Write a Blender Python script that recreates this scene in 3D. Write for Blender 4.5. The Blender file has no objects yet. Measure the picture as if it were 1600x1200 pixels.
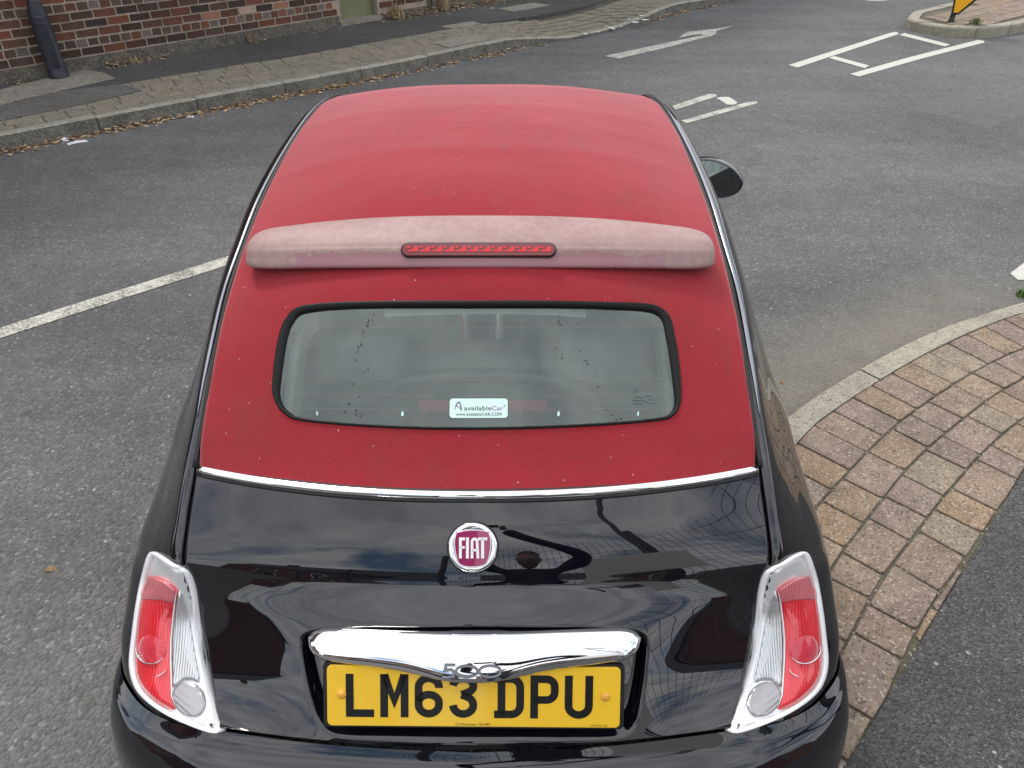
import bpy, bmesh, math, random
import numpy as np
from mathutils import Vector, Matrix
from mathutils.bvhtree import BVHTree
from mathutils.geometry import tessellate_polygon

random.seed(7); rng = np.random.default_rng(7)
S = bpy.context.scene
COL = S.collection
R = math.radians

# ------------------------------------------------------------------ camera
CAM = np.array([.068, -.54, 2.05]); PITCH = R(36.3); FPX = 1130.0
FW = np.array([0, math.cos(PITCH), -math.sin(PITCH)]); UP = np.array([0, math.sin(PITCH), math.cos(PITCH)]); RT = np.array([1., 0, 0])
cam = bpy.data.cameras.new('camera'); camo = bpy.data.objects.new('camera', cam); COL.objects.link(camo)
camo.location = CAM; camo.rotation_euler = (math.pi / 2 - PITCH, 0, 0)
cam.sensor_width = 36; cam.lens = 36 * FPX / 1600; cam.clip_start = .02; cam.clip_end = 2000
S.camera = camo

# ------------------------------------------------------------------ light
SUN_EL, SUN_AZ = R(54), R(328)          # azimuth clockwise from +Y
w = bpy.data.worlds.new('World'); S.world = w; w.use_nodes = True
nt = w.node_tree; nt.nodes.clear()
def N(nt, t, **k):
    n = nt.nodes.new(t)
    for a, b in k.items():
        if a == 'inp':
            for i, v in b.items(): n.inputs[i].default_value = v
        else: setattr(n, a, b)
    return n
def ramp(nt, stops, interp='LINEAR'):
    n = nt.nodes.new('ShaderNodeValToRGB'); cr = n.color_ramp; cr.interpolation = interp
    while len(cr.elements) < len(stops): cr.elements.new(.5)
    for e, (p, c) in zip(cr.elements, stops):
        e.position = p; e.color = c if len(c) == 4 else (*c, 1)
    return n
L = nt.links.new
sky = N(nt, 'ShaderNodeTexSky', sky_type='NISHITA', sun_disc=False, sun_elevation=SUN_EL, sun_rotation=SUN_AZ)
tc = N(nt, 'ShaderNodeTexCoord'); sep = N(nt, 'ShaderNodeSeparateXYZ'); L(tc.outputs['Generated'], sep.inputs[0])
zz = N(nt, 'ShaderNodeMath', operation='ADD', inp={1: .18}); ab = N(nt, 'ShaderNodeMath', operation='MAXIMUM', inp={1: 0.0})
L(sep.outputs[2], ab.inputs[0]); L(ab.outputs[0], zz.inputs[0])
dx = N(nt, 'ShaderNodeMath', operation='DIVIDE'); dy = N(nt, 'ShaderNodeMath', operation='DIVIDE')
L(sep.outputs[0], dx.inputs[0]); L(zz.outputs[0], dx.inputs[1]); L(sep.outputs[1], dy.inputs[0]); L(zz.outputs[0], dy.inputs[1])
cb = N(nt, 'ShaderNodeCombineXYZ', inp={2: 1.7}); L(dx.outputs[0], cb.inputs[0]); L(dy.outputs[0], cb.inputs[1])
n1 = N(nt, 'ShaderNodeTexNoise', inp={'Scale': 1.15, 'Detail': 9, 'Roughness': .58, 'Distortion': .35}); L(cb.outputs[0], n1.inputs['Vector'])
n2 = N(nt, 'ShaderNodeTexNoise', inp={'Scale': 2.6, 'Detail': 7, 'Roughness': .6}); L(cb.outputs[0], n2.inputs['Vector'])
m1 = ramp(nt, [(.36, (0, 0, 0)), (.50, (1, 1, 1))]); L(n1.outputs[0], m1.inputs[0])
c1 = ramp(nt, [(.3, (4.6, 4.8, 5.2)), (.7, (9.0, 9.0, 9.1))]); L(n2.outputs[0], c1.inputs[0])
mx = N(nt, 'ShaderNodeMix', data_type='RGBA'); L(m1.outputs[0], mx.inputs[0]); L(sky.outputs[0], mx.inputs[6]); L(c1.outputs[0], mx.inputs[7])
bg = N(nt, 'ShaderNodeBackground', inp={1: .135}); L(mx.outputs[2], bg.inputs[0])
wo = N(nt, 'ShaderNodeOutputWorld'); L(bg.outputs[0], wo.inputs[0])
sun = bpy.data.lights.new('sun', 'SUN'); sun.energy = 1.25; sun.angle = R(12); sun.color = (1, .95, .88)
suno = bpy.data.objects.new('sun', sun); COL.objects.link(suno)
sd = Vector((math.sin(SUN_AZ) * math.cos(SUN_EL), math.cos(SUN_AZ) * math.cos(SUN_EL), math.sin(SUN_EL)))
suno.rotation_euler = sd.to_track_quat('Z', 'Y').to_euler(); suno.location = sd * 60
S.view_settings.view_transform = 'Standard'; S.view_settings.look = 'None'; S.view_settings.exposure = 0.76
S.view_settings.gamma = 1; S.view_settings.use_curve_mapping = False
S.render.engine = 'CYCLES'; S.cycles.use_denoising = True; S.cycles.max_bounces = 8; S.cycles.transparent_max_bounces = 16

# ------------------------------------------------------------------ materials
def mat(name, col=(.5, .5, .5), rough=.5, metal=0, coat=0, spec=.5, **k):
    m = bpy.data.materials.new(name); m.use_nodes = True; p = m.node_tree.nodes['Principled BSDF']
    p.inputs['Base Color'].default_value = (*col, 1); p.inputs['Roughness'].default_value = rough
    p.inputs['Metallic'].default_value = metal; p.inputs['Coat Weight'].default_value = coat; p.inputs['Coat Roughness'].default_value = .02
    p.inputs['Specular IOR Level'].default_value = spec
    for a, b in k.items(): p.inputs[a.replace('_', ' ')].default_value = b
    return m
def pn(m): return m.node_tree, m.node_tree.nodes['Principled BSDF']
def coords(nt, scale=None):
    t = N(nt, 'ShaderNodeTexCoord')
    if scale is None: return t.outputs['Object']
    mp = N(nt, 'ShaderNodeMapping'); mp.inputs['Scale'].default_value = scale; nt.links.new(t.outputs['Object'], mp.inputs[0]); return mp.outputs[0]
def noise(nt, co, sc, det=4, ro=.5, dist=0):
    n = N(nt, 'ShaderNodeTexNoise', inp={'Scale': sc, 'Detail': det, 'Roughness': ro, 'Distortion': dist}); nt.links.new(co, n.inputs['Vector']); return n.outputs[0]
def mixc(nt, f, a, b, bt='MIX'):
    m = N(nt, 'ShaderNodeMix', data_type='RGBA', blend_type=bt)
    for i, v in ((0, f), (6, a), (7, b)):
        if isinstance(v, (int, float)): m.inputs[i].default_value = v
        elif isinstance(v, tuple): m.inputs[i].default_value = (*v, 1)
        else: nt.links.new(v, m.inputs[i])
    return m.outputs[2]
def rmp(nt, f, stops, interp='LINEAR'):
    r = ramp(nt, stops, interp); nt.links.new(f, r.inputs[0]); return r.outputs[0]
def bump(nt, p, h, dist=.002, strength=1., chain=None):
    b = N(nt, 'ShaderNodeBump', inp={'Strength': strength, 'Distance': dist}); nt.links.new(h, b.inputs['Height'])
    if chain: nt.links.new(chain, b.inputs['Normal'])
    nt.links.new(b.outputs[0], p.inputs['Normal']); return b.outputs[0]
def math_(nt, op, a, b=None, clamp=False):
    n = N(nt, 'ShaderNodeMath', operation=op, use_clamp=clamp)
    for i, v in ((0, a), (1, b)):
        if v is None: continue
        if isinstance(v, (int, float)): n.inputs[i].default_value = v
        else: nt.links.new(v, n.inputs[i])
    return n.outputs[0]
def g(v): return (v, v, v)

# asphalt
def asphalt(name, lo, hi, speck=.5, dust=False, cell=95, tint=(1, 1, 1)):
    m = mat(name, rough=.9, spec=.3); nt, p = pn(m); co = coords(nt)
    v = N(nt, 'ShaderNodeTexVoronoi', inp={'Scale': cell, 'Randomness': 1}); nt.links.new(co, v.inputs['Vector'])
    vs = N(nt, 'ShaderNodeSeparateColor'); nt.links.new(v.outputs['Color'], vs.inputs[0])
    base = rmp(nt, vs.outputs[0], [(0, tuple(lo * t for t in tint)), (.55, tuple((lo + hi) / 2 * t for t in tint)), (.93, tuple(hi * t for t in tint)), (1, tuple(hi * 1.55 * t for t in tint))])
    big = noise(nt, co, .55, 5, .6); base = mixc(nt, 1., base, rmp(nt, big, [(.3, g(.80)), (.7, g(1.16))]), 'MULTIPLY')
    mp_ = N(nt, 'ShaderNodeMapping'); mp_.inputs['Rotation'].default_value = (0, 0, R(-41)); mp_.inputs['Scale'].default_value = (.12, 1.5, 1); nt.links.new(co, mp_.inputs[0])
    st_ = noise(nt, mp_.outputs[0], 1.0, 5, .6, .3); base = mixc(nt, 1., base, rmp(nt, st_, [(.3, g(.86)), (.7, g(1.12))]), 'MULTIPLY')
    med = noise(nt, co, 5, 6, .7); base = mixc(nt, 1., base, rmp(nt, med, [(.3, g(.86)), (.7, g(1.12))]), 'MULTIPLY')
    v2 = N(nt, 'ShaderNodeTexVoronoi', inp={'Scale': 26, 'Randomness': 1}); nt.links.new(co, v2.inputs['Vector'])
    s2 = N(nt, 'ShaderNodeSeparateColor'); nt.links.new(v2.outputs['Color'], s2.inputs[0])
    near = math_(nt, 'LESS_THAN', v2.outputs['Distance'], .17)
    few = math_(nt, 'GREATER_THAN', s2.outputs[1], 1 - .038 * speck)
    base = mixc(nt, math_(nt, 'MULTIPLY', near, few), base, (.36, .35, .32))
    if dust:
        sp = N(nt, 'ShaderNodeSeparateXYZ'); nt.links.new(co, sp.inputs[0])
        X, Y = sp.outputs[0], sp.outputs[1]
        d = math_(nt, 'ADD', math_(nt, 'MULTIPLY', X, -.527), math_(nt, 'ADD', math_(nt, 'MULTIPLY', Y, .85), -.98))
        al = math_(nt, 'ADD', math_(nt, 'MULTIPLY', X, .85), math_(nt, 'MULTIPLY', Y, .527))
        f = rmp(nt, d, [(.03, g(1)), (.25, g(.9)), (.75, g(0))])
        f = math_(nt, 'MULTIPLY', f, rmp(nt, math_(nt, 'DIVIDE', al, 6.), [(.22, g(.2)), (.36, g(1)), (.58, g(1)), (.78, g(0))]))
        f = math_(nt, 'MULTIPLY', f, rmp(nt, noise(nt, co, 3.5, 8, .65), [(.3, g(.45)), (.56, g(1))]))
        dn = mixc(nt, noise(nt, co, 60, 4, .7), (.185, .168, .135), (.27, .245, .20))
        base = mixc(nt, math_(nt, 'MULTIPLY', f, .78), base, dn)
        # old square patch near the island
        f2 = math_(nt, 'MULTIPLY', math_(nt, 'LESS_THAN', math_(nt, 'ABSOLUTE', math_(nt, 'ADD', math_(nt, 'MULTIPLY', math_(nt, 'ADD', X, -4.75), .8), math_(nt, 'MULTIPLY', math_(nt, 'ADD', Y, -6.95), .6))), .62),
                   math_(nt, 'LESS_THAN', math_(nt, 'ABSOLUTE', math_(nt, 'ADD', math_(nt, 'MULTIPLY', math_(nt, 'ADD', X, -4.75), -.6), math_(nt, 'MULTIPLY', math_(nt, 'ADD', Y, -6.95), .8))), .4))
        f2 = math_(nt, 'MULTIPLY', f2, rmp(nt, noise(nt, co, 9, 6, .7), [(.35, g(.1)), (.7, g(.55))]))
        base = mixc(nt, f2, base, (.17, .16, .135))
    nt.links.new(base, p.inputs['Base Color'])
    h = math_(nt, 'ADD', math_(nt, 'MULTIPLY', v.outputs['Distance'], -1.0), math_(nt, 'MULTIPLY', noise(nt, co, 40, 5, .7), .8))
    bump(nt, p, h, .010, .9)
    return m
M = {}
M['road'] = asphalt('road_asphalt', .100, .155, .8, True, 88, (1, .995, .985))
M['path'] = asphalt('path_asphalt', .06, .13, 1.6, False, 150, (1, .99, .96))
M['path_far'] = asphalt('path_far_asphalt', .060, .105, 1, False, 110, (1, .97, .93))
M['patch'] = asphalt('patch_concrete', .11, .19, .4, False, 120, (1, .95, .86))
def stone(name, cols, rough=.9, gsc=90, bd=.003, rnd=True, stain=.5, speck=1.):
    m = mat(name, rough=rough, spec=.3); nt, p = pn(m); co = coords(nt)
    if rnd:
        oi = N(nt, 'ShaderNodeObjectInfo'); f = oi.outputs['Random']
        n = len(cols); base = rmp(nt, f, [(i / n, c) for i, c in enumerate(cols)], 'CONSTANT')
    else: base = mixc(nt, noise(nt, co, 2.5, 5, .6), cols[0], cols[-1])
    gr = noise(nt, co, gsc, 6, .8); base = mixc(nt, 1., base, rmp(nt, gr, [(.28, g(.55)), (.5, g(1)), (.75, g(1.5))]), 'MULTIPLY')
    md = noise(nt, co, 7, 6, .7, .5); base = mixc(nt, stain, base, mixc(nt, 1., base, rmp(nt, md, [(.3, g(.55)), (.65, g(1.25))]), 'MULTIPLY'))
    v = N(nt, 'ShaderNodeTexVoronoi', inp={'Scale': 150}); nt.links.new(co, v.inputs['Vector'])
    sc = N(nt, 'ShaderNodeSeparateColor'); nt.links.new(v.outputs['Color'], sc.inputs[0])
    base = mixc(nt, math_(nt, 'MULTIPLY', math_(nt, 'GREATER_THAN', sc.outputs[0], .93), .55 * speck), base, (.42, .39, .33))
    base = mixc(nt, math_(nt, 'MULTIPLY', math_(nt, 'LESS_THAN', sc.outputs[0], .10), .6 * speck), base, (.05, .045, .04))
    nt.links.new(base, p.inputs['Base Color']); bump(nt, p, math_(nt, 'ADD', gr, math_(nt, 'MULTIPLY', md, .5)), bd, .8)
    return m
M['paver'] = stone('paver', [(.242, .178, .127), (.228, .171, .130), (.255, .180, .118), (.235, .190, .140), (.217, .165, .132), (.212, .162, .132), (.252, .186, .132), (.228, .173, .129), (.236, .174, .123)], gsc=110, stain=.75)
M['paver_far'] = stone('paver_far', [(.205, .182, .14), (.19, .17, .135), (.215, .186, .142), (.20, .18, .145), (.185, .168, .135)], gsc=80)
M['kerb'] = stone('kerb_concrete', [(.31, .29, .23), (.27, .255, .205), (.29, .27, .22)], gsc=120)
M['kerb_far'] = stone('kerb_far_concrete', [(.30, .285, .24), (.27, .26, .22), (.285, .27, .23)], gsc=90, stain=.7)
M['kerb_face_dark'] = stone('kerb_dark_face', [(.10, .098, .088), (.19, .182, .16)], rnd=False, gsc=35, stain=1)  # road-facing side of the far kerb stones, darker than their tops
M['bed'] = stone('joint_sand', [(.05, .05, .03), (.14, .125, .09)], rnd=False, gsc=60)
M['bed_far'] = stone('joint_sand_far', [(.05, .045, .035), (.085, .075, .06)], rnd=False, gsc=60)
M['concrete'] = stone('concrete', [(.19, .175, .145), (.27, .25, .21)], rnd=False, gsc=40)
M['dirty_concrete'] = stone('dirty_concrete', [(.07, .062, .05), (.16, .145, .12)], rnd=False, gsc=30, stain=1)
M['mortar'] = stone('mortar', [(.28, .225, .18), (.40, .335, .275)], rnd=False, gsc=80)
M['brick'] = stone('brick', [(.075, .036, .026), (.105, .047, .032), (.055, .032, .027), (.135, .052, .034), (.045, .032, .029), (.095, .05, .038), (.12, .062, .04), (.17, .058, .034), (.085, .055, .045), (.065, .04, .032)], gsc=45, stain=.9, speck=.12)
M['brick_red'] = stone('brick_red', [(.17, .062, .040), (.14, .05, .034), (.19, .08, .055), (.07, .038, .032), (.115, .05, .036)], gsc=45, stain=.9, speck=.12)
M['brick_pale'] = stone('brick_pale', [(.34, .19, .13), (.40, .29, .22), (.30, .14, .09), (.42, .34, .28)], gsc=45, stain=1, speck=.12)
M['header'] = stone('brick_header', [(.085, .055, .042), (.12, .10, .095), (.10, .07, .055), (.145, .12, .105), (.12, .05, .034), (.065, .045, .036)], gsc=45, stain=.9, speck=.12)
def paint_line():
    m = mat('road_paint', (.62, .60, .53), .7); nt, p = pn(m); co = coords(nt)
    wear = noise(nt, co, 70, 6, .8); w2 = noise(nt, co, 6, 4, .6)
    f = rmp(nt, math_(nt, 'ADD', wear, math_(nt, 'MULTIPLY', w2, .35)), [(.62, g(1)), (.68, g(0))])
    nt.links.new(mixc(nt, f, mixc(nt, noise(nt, co, 25, 5, .7), (.30, .29, .26), (.62, .60, .53)), (.13, .125, .115)), p.inputs['Base Color'])
    bump(nt, p, wear, .003, .6)
    return m
M['paint'] = paint_line()
M['paint_clean'] = mat('road_paint_fresh', (.66, .65, .58), .65)
nt, p = pn(M['paint_clean']); co = coords(nt); nt.links.new(mixc(nt, noise(nt, co, 30, 6, .75), (.36, .355, .32), (.58, .57, .51)), p.inputs['Base Color'])

# car
def car_paint():
    m = mat('black_car_paint', (.004, .0043, .0070), .3, 0, 1, .0); nt, p = pn(m); co = coords(nt)
    d = noise(nt, co, 9, 6, .7)
    nt.links.new(mixc(nt, rmp(nt, d, [(.5, g(0)), (.8, g(.12))]), (.0035, .0038, .0066), (.02, .02, .021)), p.inputs['Base Color'])
    p.inputs['Coat Roughness'].default_value = .012; p.inputs['Coat IOR'].default_value = 1.72
    return m
M['black'] = car_paint()
M['blackplastic'] = mat('black_plastic', (.012, .012, .013), .45)
M['rubber'] = mat('black_rubber', (.008, .008, .008), .6)
M['chrome'] = mat('chrome', (.86, .87, .88), .035, 1)
M['satin'] = mat('satin_trim', (.30, .315, .345), .22, 1)
def fabric():
    m = mat('red_fabric', rough=.92, spec=.15); nt, p = pn(m); co = coords(nt)
    a = noise(nt, co, 3.2, 6, .62, .3); b = noise(nt, co, 14, 7, .7); fine = noise(nt, coords(nt, (380, 700, 700)), 1, 3, .7)
    col = mixc(nt, rmp(nt, a, [(.32, g(0)), (.68, g(1))]), (.235, .0115, .0195), (.275, .0175, .0255))
    col = mixc(nt, rmp(nt, b, [(.52, g(0)), (.75, g(.5))]), col, (.15, .03, .026))
    st = noise(nt, coords(nt, (1, .6, .6)), 5, 5, .65, .8)
    col = mixc(nt, rmp(nt, st, [(.50, g(0)), (.78, g(.55))]), col, (.145, .036, .03))
    col = mixc(nt, rmp(nt, fine, [(.35, g(.0)), (.75, g(.42))]), col, (.42, .06, .065))
    v = N(nt, 'ShaderNodeTexVoronoi', inp={'Scale': 34}); nt.links.new(co, v.inputs['Vector'])
    s = N(nt, 'ShaderNodeSeparateColor'); nt.links.new(v.outputs['Color'], s.inputs[0])
    fl = math_(nt, 'MULTIPLY', math_(nt, 'LESS_THAN', math_(nt, 'ADD', v.outputs['Distance'], math_(nt, 'MULTIPLY', noise(nt, co, 160, 2), .06)), .085), math_(nt, 'GREATER_THAN', math_(nt, 'ADD', s.outputs[2], math_(nt, 'MULTIPLY', noise(nt, co, 2.2, 3), .9)), 1.22))
    col = mixc(nt, math_(nt, 'MULTIPLY', fl, .7), col, (.55, .42, .38))
    v = N(nt, 'ShaderNodeTexVoronoi', inp={'Scale': 1}); nt.links.new(coords(nt, (120, 45, 60)), v.inputs['Vector'])
    s = N(nt, 'ShaderNodeSeparateColor'); nt.links.new(v.outputs['Color'], s.inputs[0])
    fl = math_(nt, 'MULTIPLY', math_(nt, 'LESS_THAN', v.outputs['Distance'], .12), math_(nt, 'GREATER_THAN', math_(nt, 'ADD', s.outputs[0], math_(nt, 'MULTIPLY', b, .35)), 1.12))
    col = mixc(nt, math_(nt, 'MULTIPLY', fl, .55), col, (.5, .34, .30))
    nt.links.new(col, p.inputs['Base Color'])
    p.inputs['Sheen Weight'].default_value = .72; p.inputs['Sheen Roughness'].default_value = .38; p.inputs['Sheen Tint'].default_value = (1, .60, .61, 1)
    c1 = bump(nt, p, fine, .0013, .6); bump(nt, p, noise(nt, coords(nt, (1, 1.7, 1.7)), 3.2, 3, .5, .3), .010, .4, c1)
    return m
M['fabric'] = fabric()
def faded():
    m = mat('faded_pink_lacquer', rough=.5, spec=.4); nt, p = pn(m); co = coords(nt)
    a = noise(nt, coords(nt, (2, 5, 5)), 2.5, 6, .65, .4); b = noise(nt, co, 60, 5, .7)
    col = mixc(nt, rmp(nt, a, [(.3, g(0)), (.7, g(1))]), (.26, .155, .15), (.335, .222, .207))
    col = mixc(nt, rmp(nt, b, [(.4, g(0)), (.8, g(.3))]), col, (.55, .40, .36))
    sp = N(nt, 'ShaderNodeSeparateXYZ'); nt.links.new(co, sp.inputs[0])
    # peeled lacquer along the rear face (below the ridge); edge is ragged
    pe = noise(nt, coords(nt, (1, .25, .25)), 13, 7, .62, .6)
    X2 = math_(nt, 'MULTIPLY', sp.outputs[0], sp.outputs[0])
    lim = math_(nt, 'ADD', 1.398, math_(nt, 'MULTIPLY', X2, -.135))          # ridge height falls towards the ends
    dz = math_(nt, 'SUBTRACT', sp.outputs[2], lim)
    inz = math_(nt, 'LESS_THAN', math_(nt, 'ADD', dz, math_(nt, 'MULTIPLY', math_(nt, 'ADD', pe, -.5), .035)), -.004)
    fx = rmp(nt, math_(nt, 'ADD', math_(nt, 'ABSOLUTE', sp.outputs[0]), math_(nt, 'MULTIPLY', math_(nt, 'ADD', pe, -.5), .45)), [(.36, g(1)), (.41, g(0))], 'LINEAR')
    pm = math_(nt, 'MULTIPLY', inz, fx)
    pm = math_(nt, 'MULTIPLY', pm, math_(nt, 'GREATER_THAN', noise(nt, co, 9, 2, .5, .3), .33))
    col = mixc(nt, pm, col, (.30, .145, .165))
    nt.links.new(col, p.inputs['Base Color'])
    nt.links.new(rmp(nt, pm, [(0, g(.55)), (1, g(.22))]), p.inputs['Roughness'])
    bump(nt, p, math_(nt, 'SUBTRACT', b, math_(nt, 'MULTIPLY', pm, 2.)), .0008, .6)
    return m
M['faded'] = faded()
M['faded_under'] = mat('faded_underside', (.10, .025, .035), .5)
def glass(name, tint, dust=.1, refl=1.):
    m = bpy.data.materials.new(name); m.use_nodes = True; nt = m.node_tree; nt.nodes.clear()
    tr = N(nt, 'ShaderNodeBsdfTransparent', inp={0: (*tint, 1)}); gl = N(nt, 'ShaderNodeBsdfGlossy', inp={0: (.9, 1, .97, 1), 1: .01})
    df = N(nt, 'ShaderNodeBsdfDiffuse', inp={0: (.42, .47, .45, 1)})
    fr = N(nt, 'ShaderNodeFresnel', inp={0: 1.62})
    co = coords(nt); d = noise(nt, co, 6, 7, .7)
    a = N(nt, 'ShaderNodeMixShader'); nt.links.new(rmp(nt, d, [(.3, g(dust * .7)), (.75, g(dust * 1.3))]), a.inputs[0]); nt.links.new(tr.outputs[0], a.inputs[1]); nt.links.new(df.outputs[0], a.inputs[2])
    b = N(nt, 'ShaderNodeMixShader'); nt.links.new(math_(nt, 'MULTIPLY', fr.outputs[0], 1.5 * refl, True), b.inputs[0]); nt.links.new(a.outputs[0], b.inputs[1]); nt.links.new(gl.outputs[0], b.inputs[2])
    o = N(nt, 'ShaderNodeOutputMaterial'); nt.links.new(b.outputs[0], o.inputs[0]); return m
M['glass'] = glass('rear_glass', (.78, .92, .88), .05, 1.15)
M['sideglass'] = glass('side_glass', (.85, .92, .9), .01)
M['seal'] = mat('window_seal', (.004, .004, .004), .5, spec=.25)
M['headliner'] = mat('headliner', (.32, .31, .29), .9)
M['trim'] = mat('interior_grey', (.05, .052, .056), .45)
M['seat'] = mat('seat_cloth', (.22, .22, .22), .8)
M['seat_red'] = mat('seat_red', (.45, .05, .06), .5)
M['ivory'] = mat('interior_ivory', (.66, .63, .56), .5)
M['bezel'] = mat('lamp_bezel', (.80, .81, .82), .3, .0, .6)
M['lampback'] = mat('lamp_reflector', (.84, .85, .86), .32, .55)
def lens(name, col, ribs=420, axis=0, rough=.12, trans=.0, bd=.0012):
    m = mat(name, col, rough, 0, 1, .6); nt, p = pn(m)
    t = coords(nt); s = N(nt, 'ShaderNodeSeparateXYZ'); nt.links.new(t, s.inputs[0])
    wv = math_(nt, 'SINE', math_(nt, 'MULTIPLY', s.outputs[axis], ribs))
    n = noise(nt, t, 30, 3, .6)
    hi = tuple(min(1, c * 1.18 + .015) for c in col); lo = tuple(c * .80 for c in col)
    nt.links.new(mixc(nt, rmp(nt, math_(nt, 'ADD', math_(nt, 'MULTIPLY', wv, .25), n), [(.2, g(0)), (.85, g(1))]), lo, hi), p.inputs['Base Color'])
    p.inputs['Transmission Weight'].default_value = trans
    bump(nt, p, wv, bd, .7)
    return m
M['red_lens'] = lens('red_lens', (.68, .012, .026), 900, 0, .2, bd=.0002)
M['red_lens_deep'] = lens('red_lens_deep', (.60, .006, .03), 2000, 2, .08, bd=.0003)
M['red_tint'] = lens('red_lens_pale', (.60, .14, .16), 900, 0, .1, bd=.0002)
M['clear_lens'] = mat('clear_ribbed_lens', (.60, .61, .62), .15, .6, 1)
nt, p = pn(M['clear_lens']); _s = N(nt, 'ShaderNodeSeparateXYZ'); nt.links.new(coords(nt), _s.inputs[0])
_w = math_(nt, 'SINE', math_(nt, 'MULTIPLY', _s.outputs[0], 1150)); bump(nt, p, _w, .0006, .5)
M['rev_lens'] = mat('reversing_lens', (.33, .32, .33), .15, .5, 1)
nt, p = pn(M['rev_lens']); _s = N(nt, 'ShaderNodeSeparateXYZ'); nt.links.new(coords(nt), _s.inputs[0])
_w = math_(nt, 'SINE', math_(nt, 'MULTIPLY', _s.outputs[2], 1500)); bump(nt, p, math_(nt, 'ADD', _w, noise(nt, coords(nt), 60, 2)), .0006, .5)
M['brake_red'] = mat('brake_lens', (.75, .008, .014), .3, 0, .35)
M['brake_dark'] = mat('brake_lens_dark', (.17, .004, .010), .12, 0, .6)
M['plate'] = mat('plate_yellow', (.93, .57, .03), .35, 0, .4)
M['plate_black'] = mat('plate_black', (.008, .008, .008), .35)
M['cap'] = mat('yellow_cap', (.78, .40, .06), .4)
M['magenta'] = mat('emblem_magenta', (.30, .012, .10), .22, .35, 1)
M['white'] = mat('white_enamel', (.82, .82, .80), .3)
M['sticker'] = mat('sticker_mint', (.62, .80, .74), .5)
M['ink'] = mat('sticker_ink', (.05, .10, .10), .6); M['ink2'] = mat('sticker_purple', (.30, .14, .36), .6)
M['wire'] = mat('heater_wire', (.33, .22, .17), .6)
M['tyre'] = mat('tyre', (.015, .015, .015), .8); M['rim'] = mat('alloy', (.5, .5, .52), .3, .8)

# ------------------------------------------------------------------ mesh helpers
def link(name, me, m=None, parent=None, smooth=False):
    o = bpy.data.objects.new(name, me); COL.objects.link(o)
    if m is not None and not me.materials: me.materials.append(M[m] if isinstance(m, str) else m)
    if smooth: me.shade_smooth()
    if parent is not None: o.parent = parent
    return o
def mk(name, V, F, m=None, parent=None, smooth=False):
    me = bpy.data.meshes.new(name); me.from_pydata([tuple(map(float, v)) for v in V], [], [tuple(map(int, f)) for f in F]); me.update()
    return link(name, me, m, parent, smooth)
def thing(name, label, cat, loc=(0, 0, 0), group=None, rz=0):
    o = bpy.data.objects.new(name, None); COL.objects.link(o); o.location = loc; o.rotation_euler = (0, 0, rz); o.empty_display_size = .1
    return tag(o, label, cat, group)
def tag(o, label=None, cat=None, group=None, kind=None):
    if label: o['label'] = label
    if cat: o['category'] = cat
    if group: o['group'] = group
    if kind: o['kind'] = kind
    return o
def cr1(P, ts):
    P = np.asarray(P, float); n = len(P)
    Q = np.concatenate([[2 * P[0] - P[1]], P, [2 * P[-1] - P[-2]]])
    ts = np.clip(ts, 0, n - 1); i = np.minimum(ts.astype(int), n - 2); f = (ts - i).reshape(-1, *([1] * (P.ndim - 1)))
    a, b, c, d = Q[i], Q[i + 1], Q[i + 2], Q[i + 3]
    return .5 * (2 * b + (c - a) * f + (2 * a - 5 * b + 4 * c - d) * f ** 2 + (3 * b - a - 3 * c + d) * f ** 3)
def crN(P, n): return cr1(P, np.linspace(0, len(P) - 1, n))
def surf(P, nu, nv):
    A = crN(np.asarray(P, float), nu); return np.swapaxes(crN(np.swapaxes(A, 0, 1), nv), 0, 1)
def gfaces(nu, nv, flip=False, keep=None):
    F = []
    for i in range(nu - 1):
        for j in range(nv - 1):
            if keep is not None and not keep[i, j]: continue
            q = (i * nv + j, i * nv + j + 1, (i + 1) * nv + j + 1, (i + 1) * nv + j)
            F.append(q[::-1] if flip else q)
    return F
def gobj(name, P, m, parent=None, flip=False, keep=None, smooth=True):
    nu, nv = P.shape[:2]; return mk(name, P.reshape(-1, 3), gfaces(nu, nv, flip, keep), m, parent, smooth)
def bvh(P, keep=None):
    nu, nv = P.shape[:2]; return BVHTree.FromPolygons([Vector(v) for v in P.reshape(-1, 3)], gfaces(nu, nv, False, keep))
def ray(px, py): return Vector(FW + RT * ((px - 800) / FPX) + UP * ((600 - py) / FPX)).normalized()
def hit(trees, px, py):
    best = None
    for t in trees:
        h = t.ray_cast(Vector(CAM), ray(px, py))
        if h[0] is not None and (best is None or h[3] < best[3]): best = h
    if best is None:
        d = ray(px, py); c = None                    # the line of sight slips through a shut line: closest approach instead
        for k in range(90):
            q = Vector(CAM) + d * (1.2 + k * .009)
            for t in trees:
                h = t.find_nearest(q)
                if h[0] is not None and (c is None or h[3] < c[1][3]): c = (q, h)
        best = (c[0], c[1][1])
    n = best[1]
    if n.dot(ray(px, py)) > 0: n = -n
    return best[0], n
def inpoly(poly, x, y):
    poly = np.asarray(poly); inside = np.zeros(np.shape(x), bool); n = len(poly)
    for i in range(n):
        x1, y1 = poly[i]; x2, y2 = poly[(i + 1) % n]
        c = ((y1 > y) != (y2 > y)) & (x < (x2 - x1) * (y - y1) / (y2 - y1 + 1e-12) + x1); inside ^= c
    return inside
def pdist(poly, x, y):
    d = np.full(np.shape(x), 1e9); n = len(poly)
    for i in range(n):
        a = np.array(poly[i]); b = np.array(poly[(i + 1) % n]); ab = b - a; l = ab @ ab + 1e-12
        t = np.clip(((x - a[0]) * ab[0] + (y - a[1]) * ab[1]) / l, 0, 1)
        d = np.minimum(d, np.hypot(x - a[0] - t * ab[0], y - a[1] - t * ab[1]))
    return d
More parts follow.
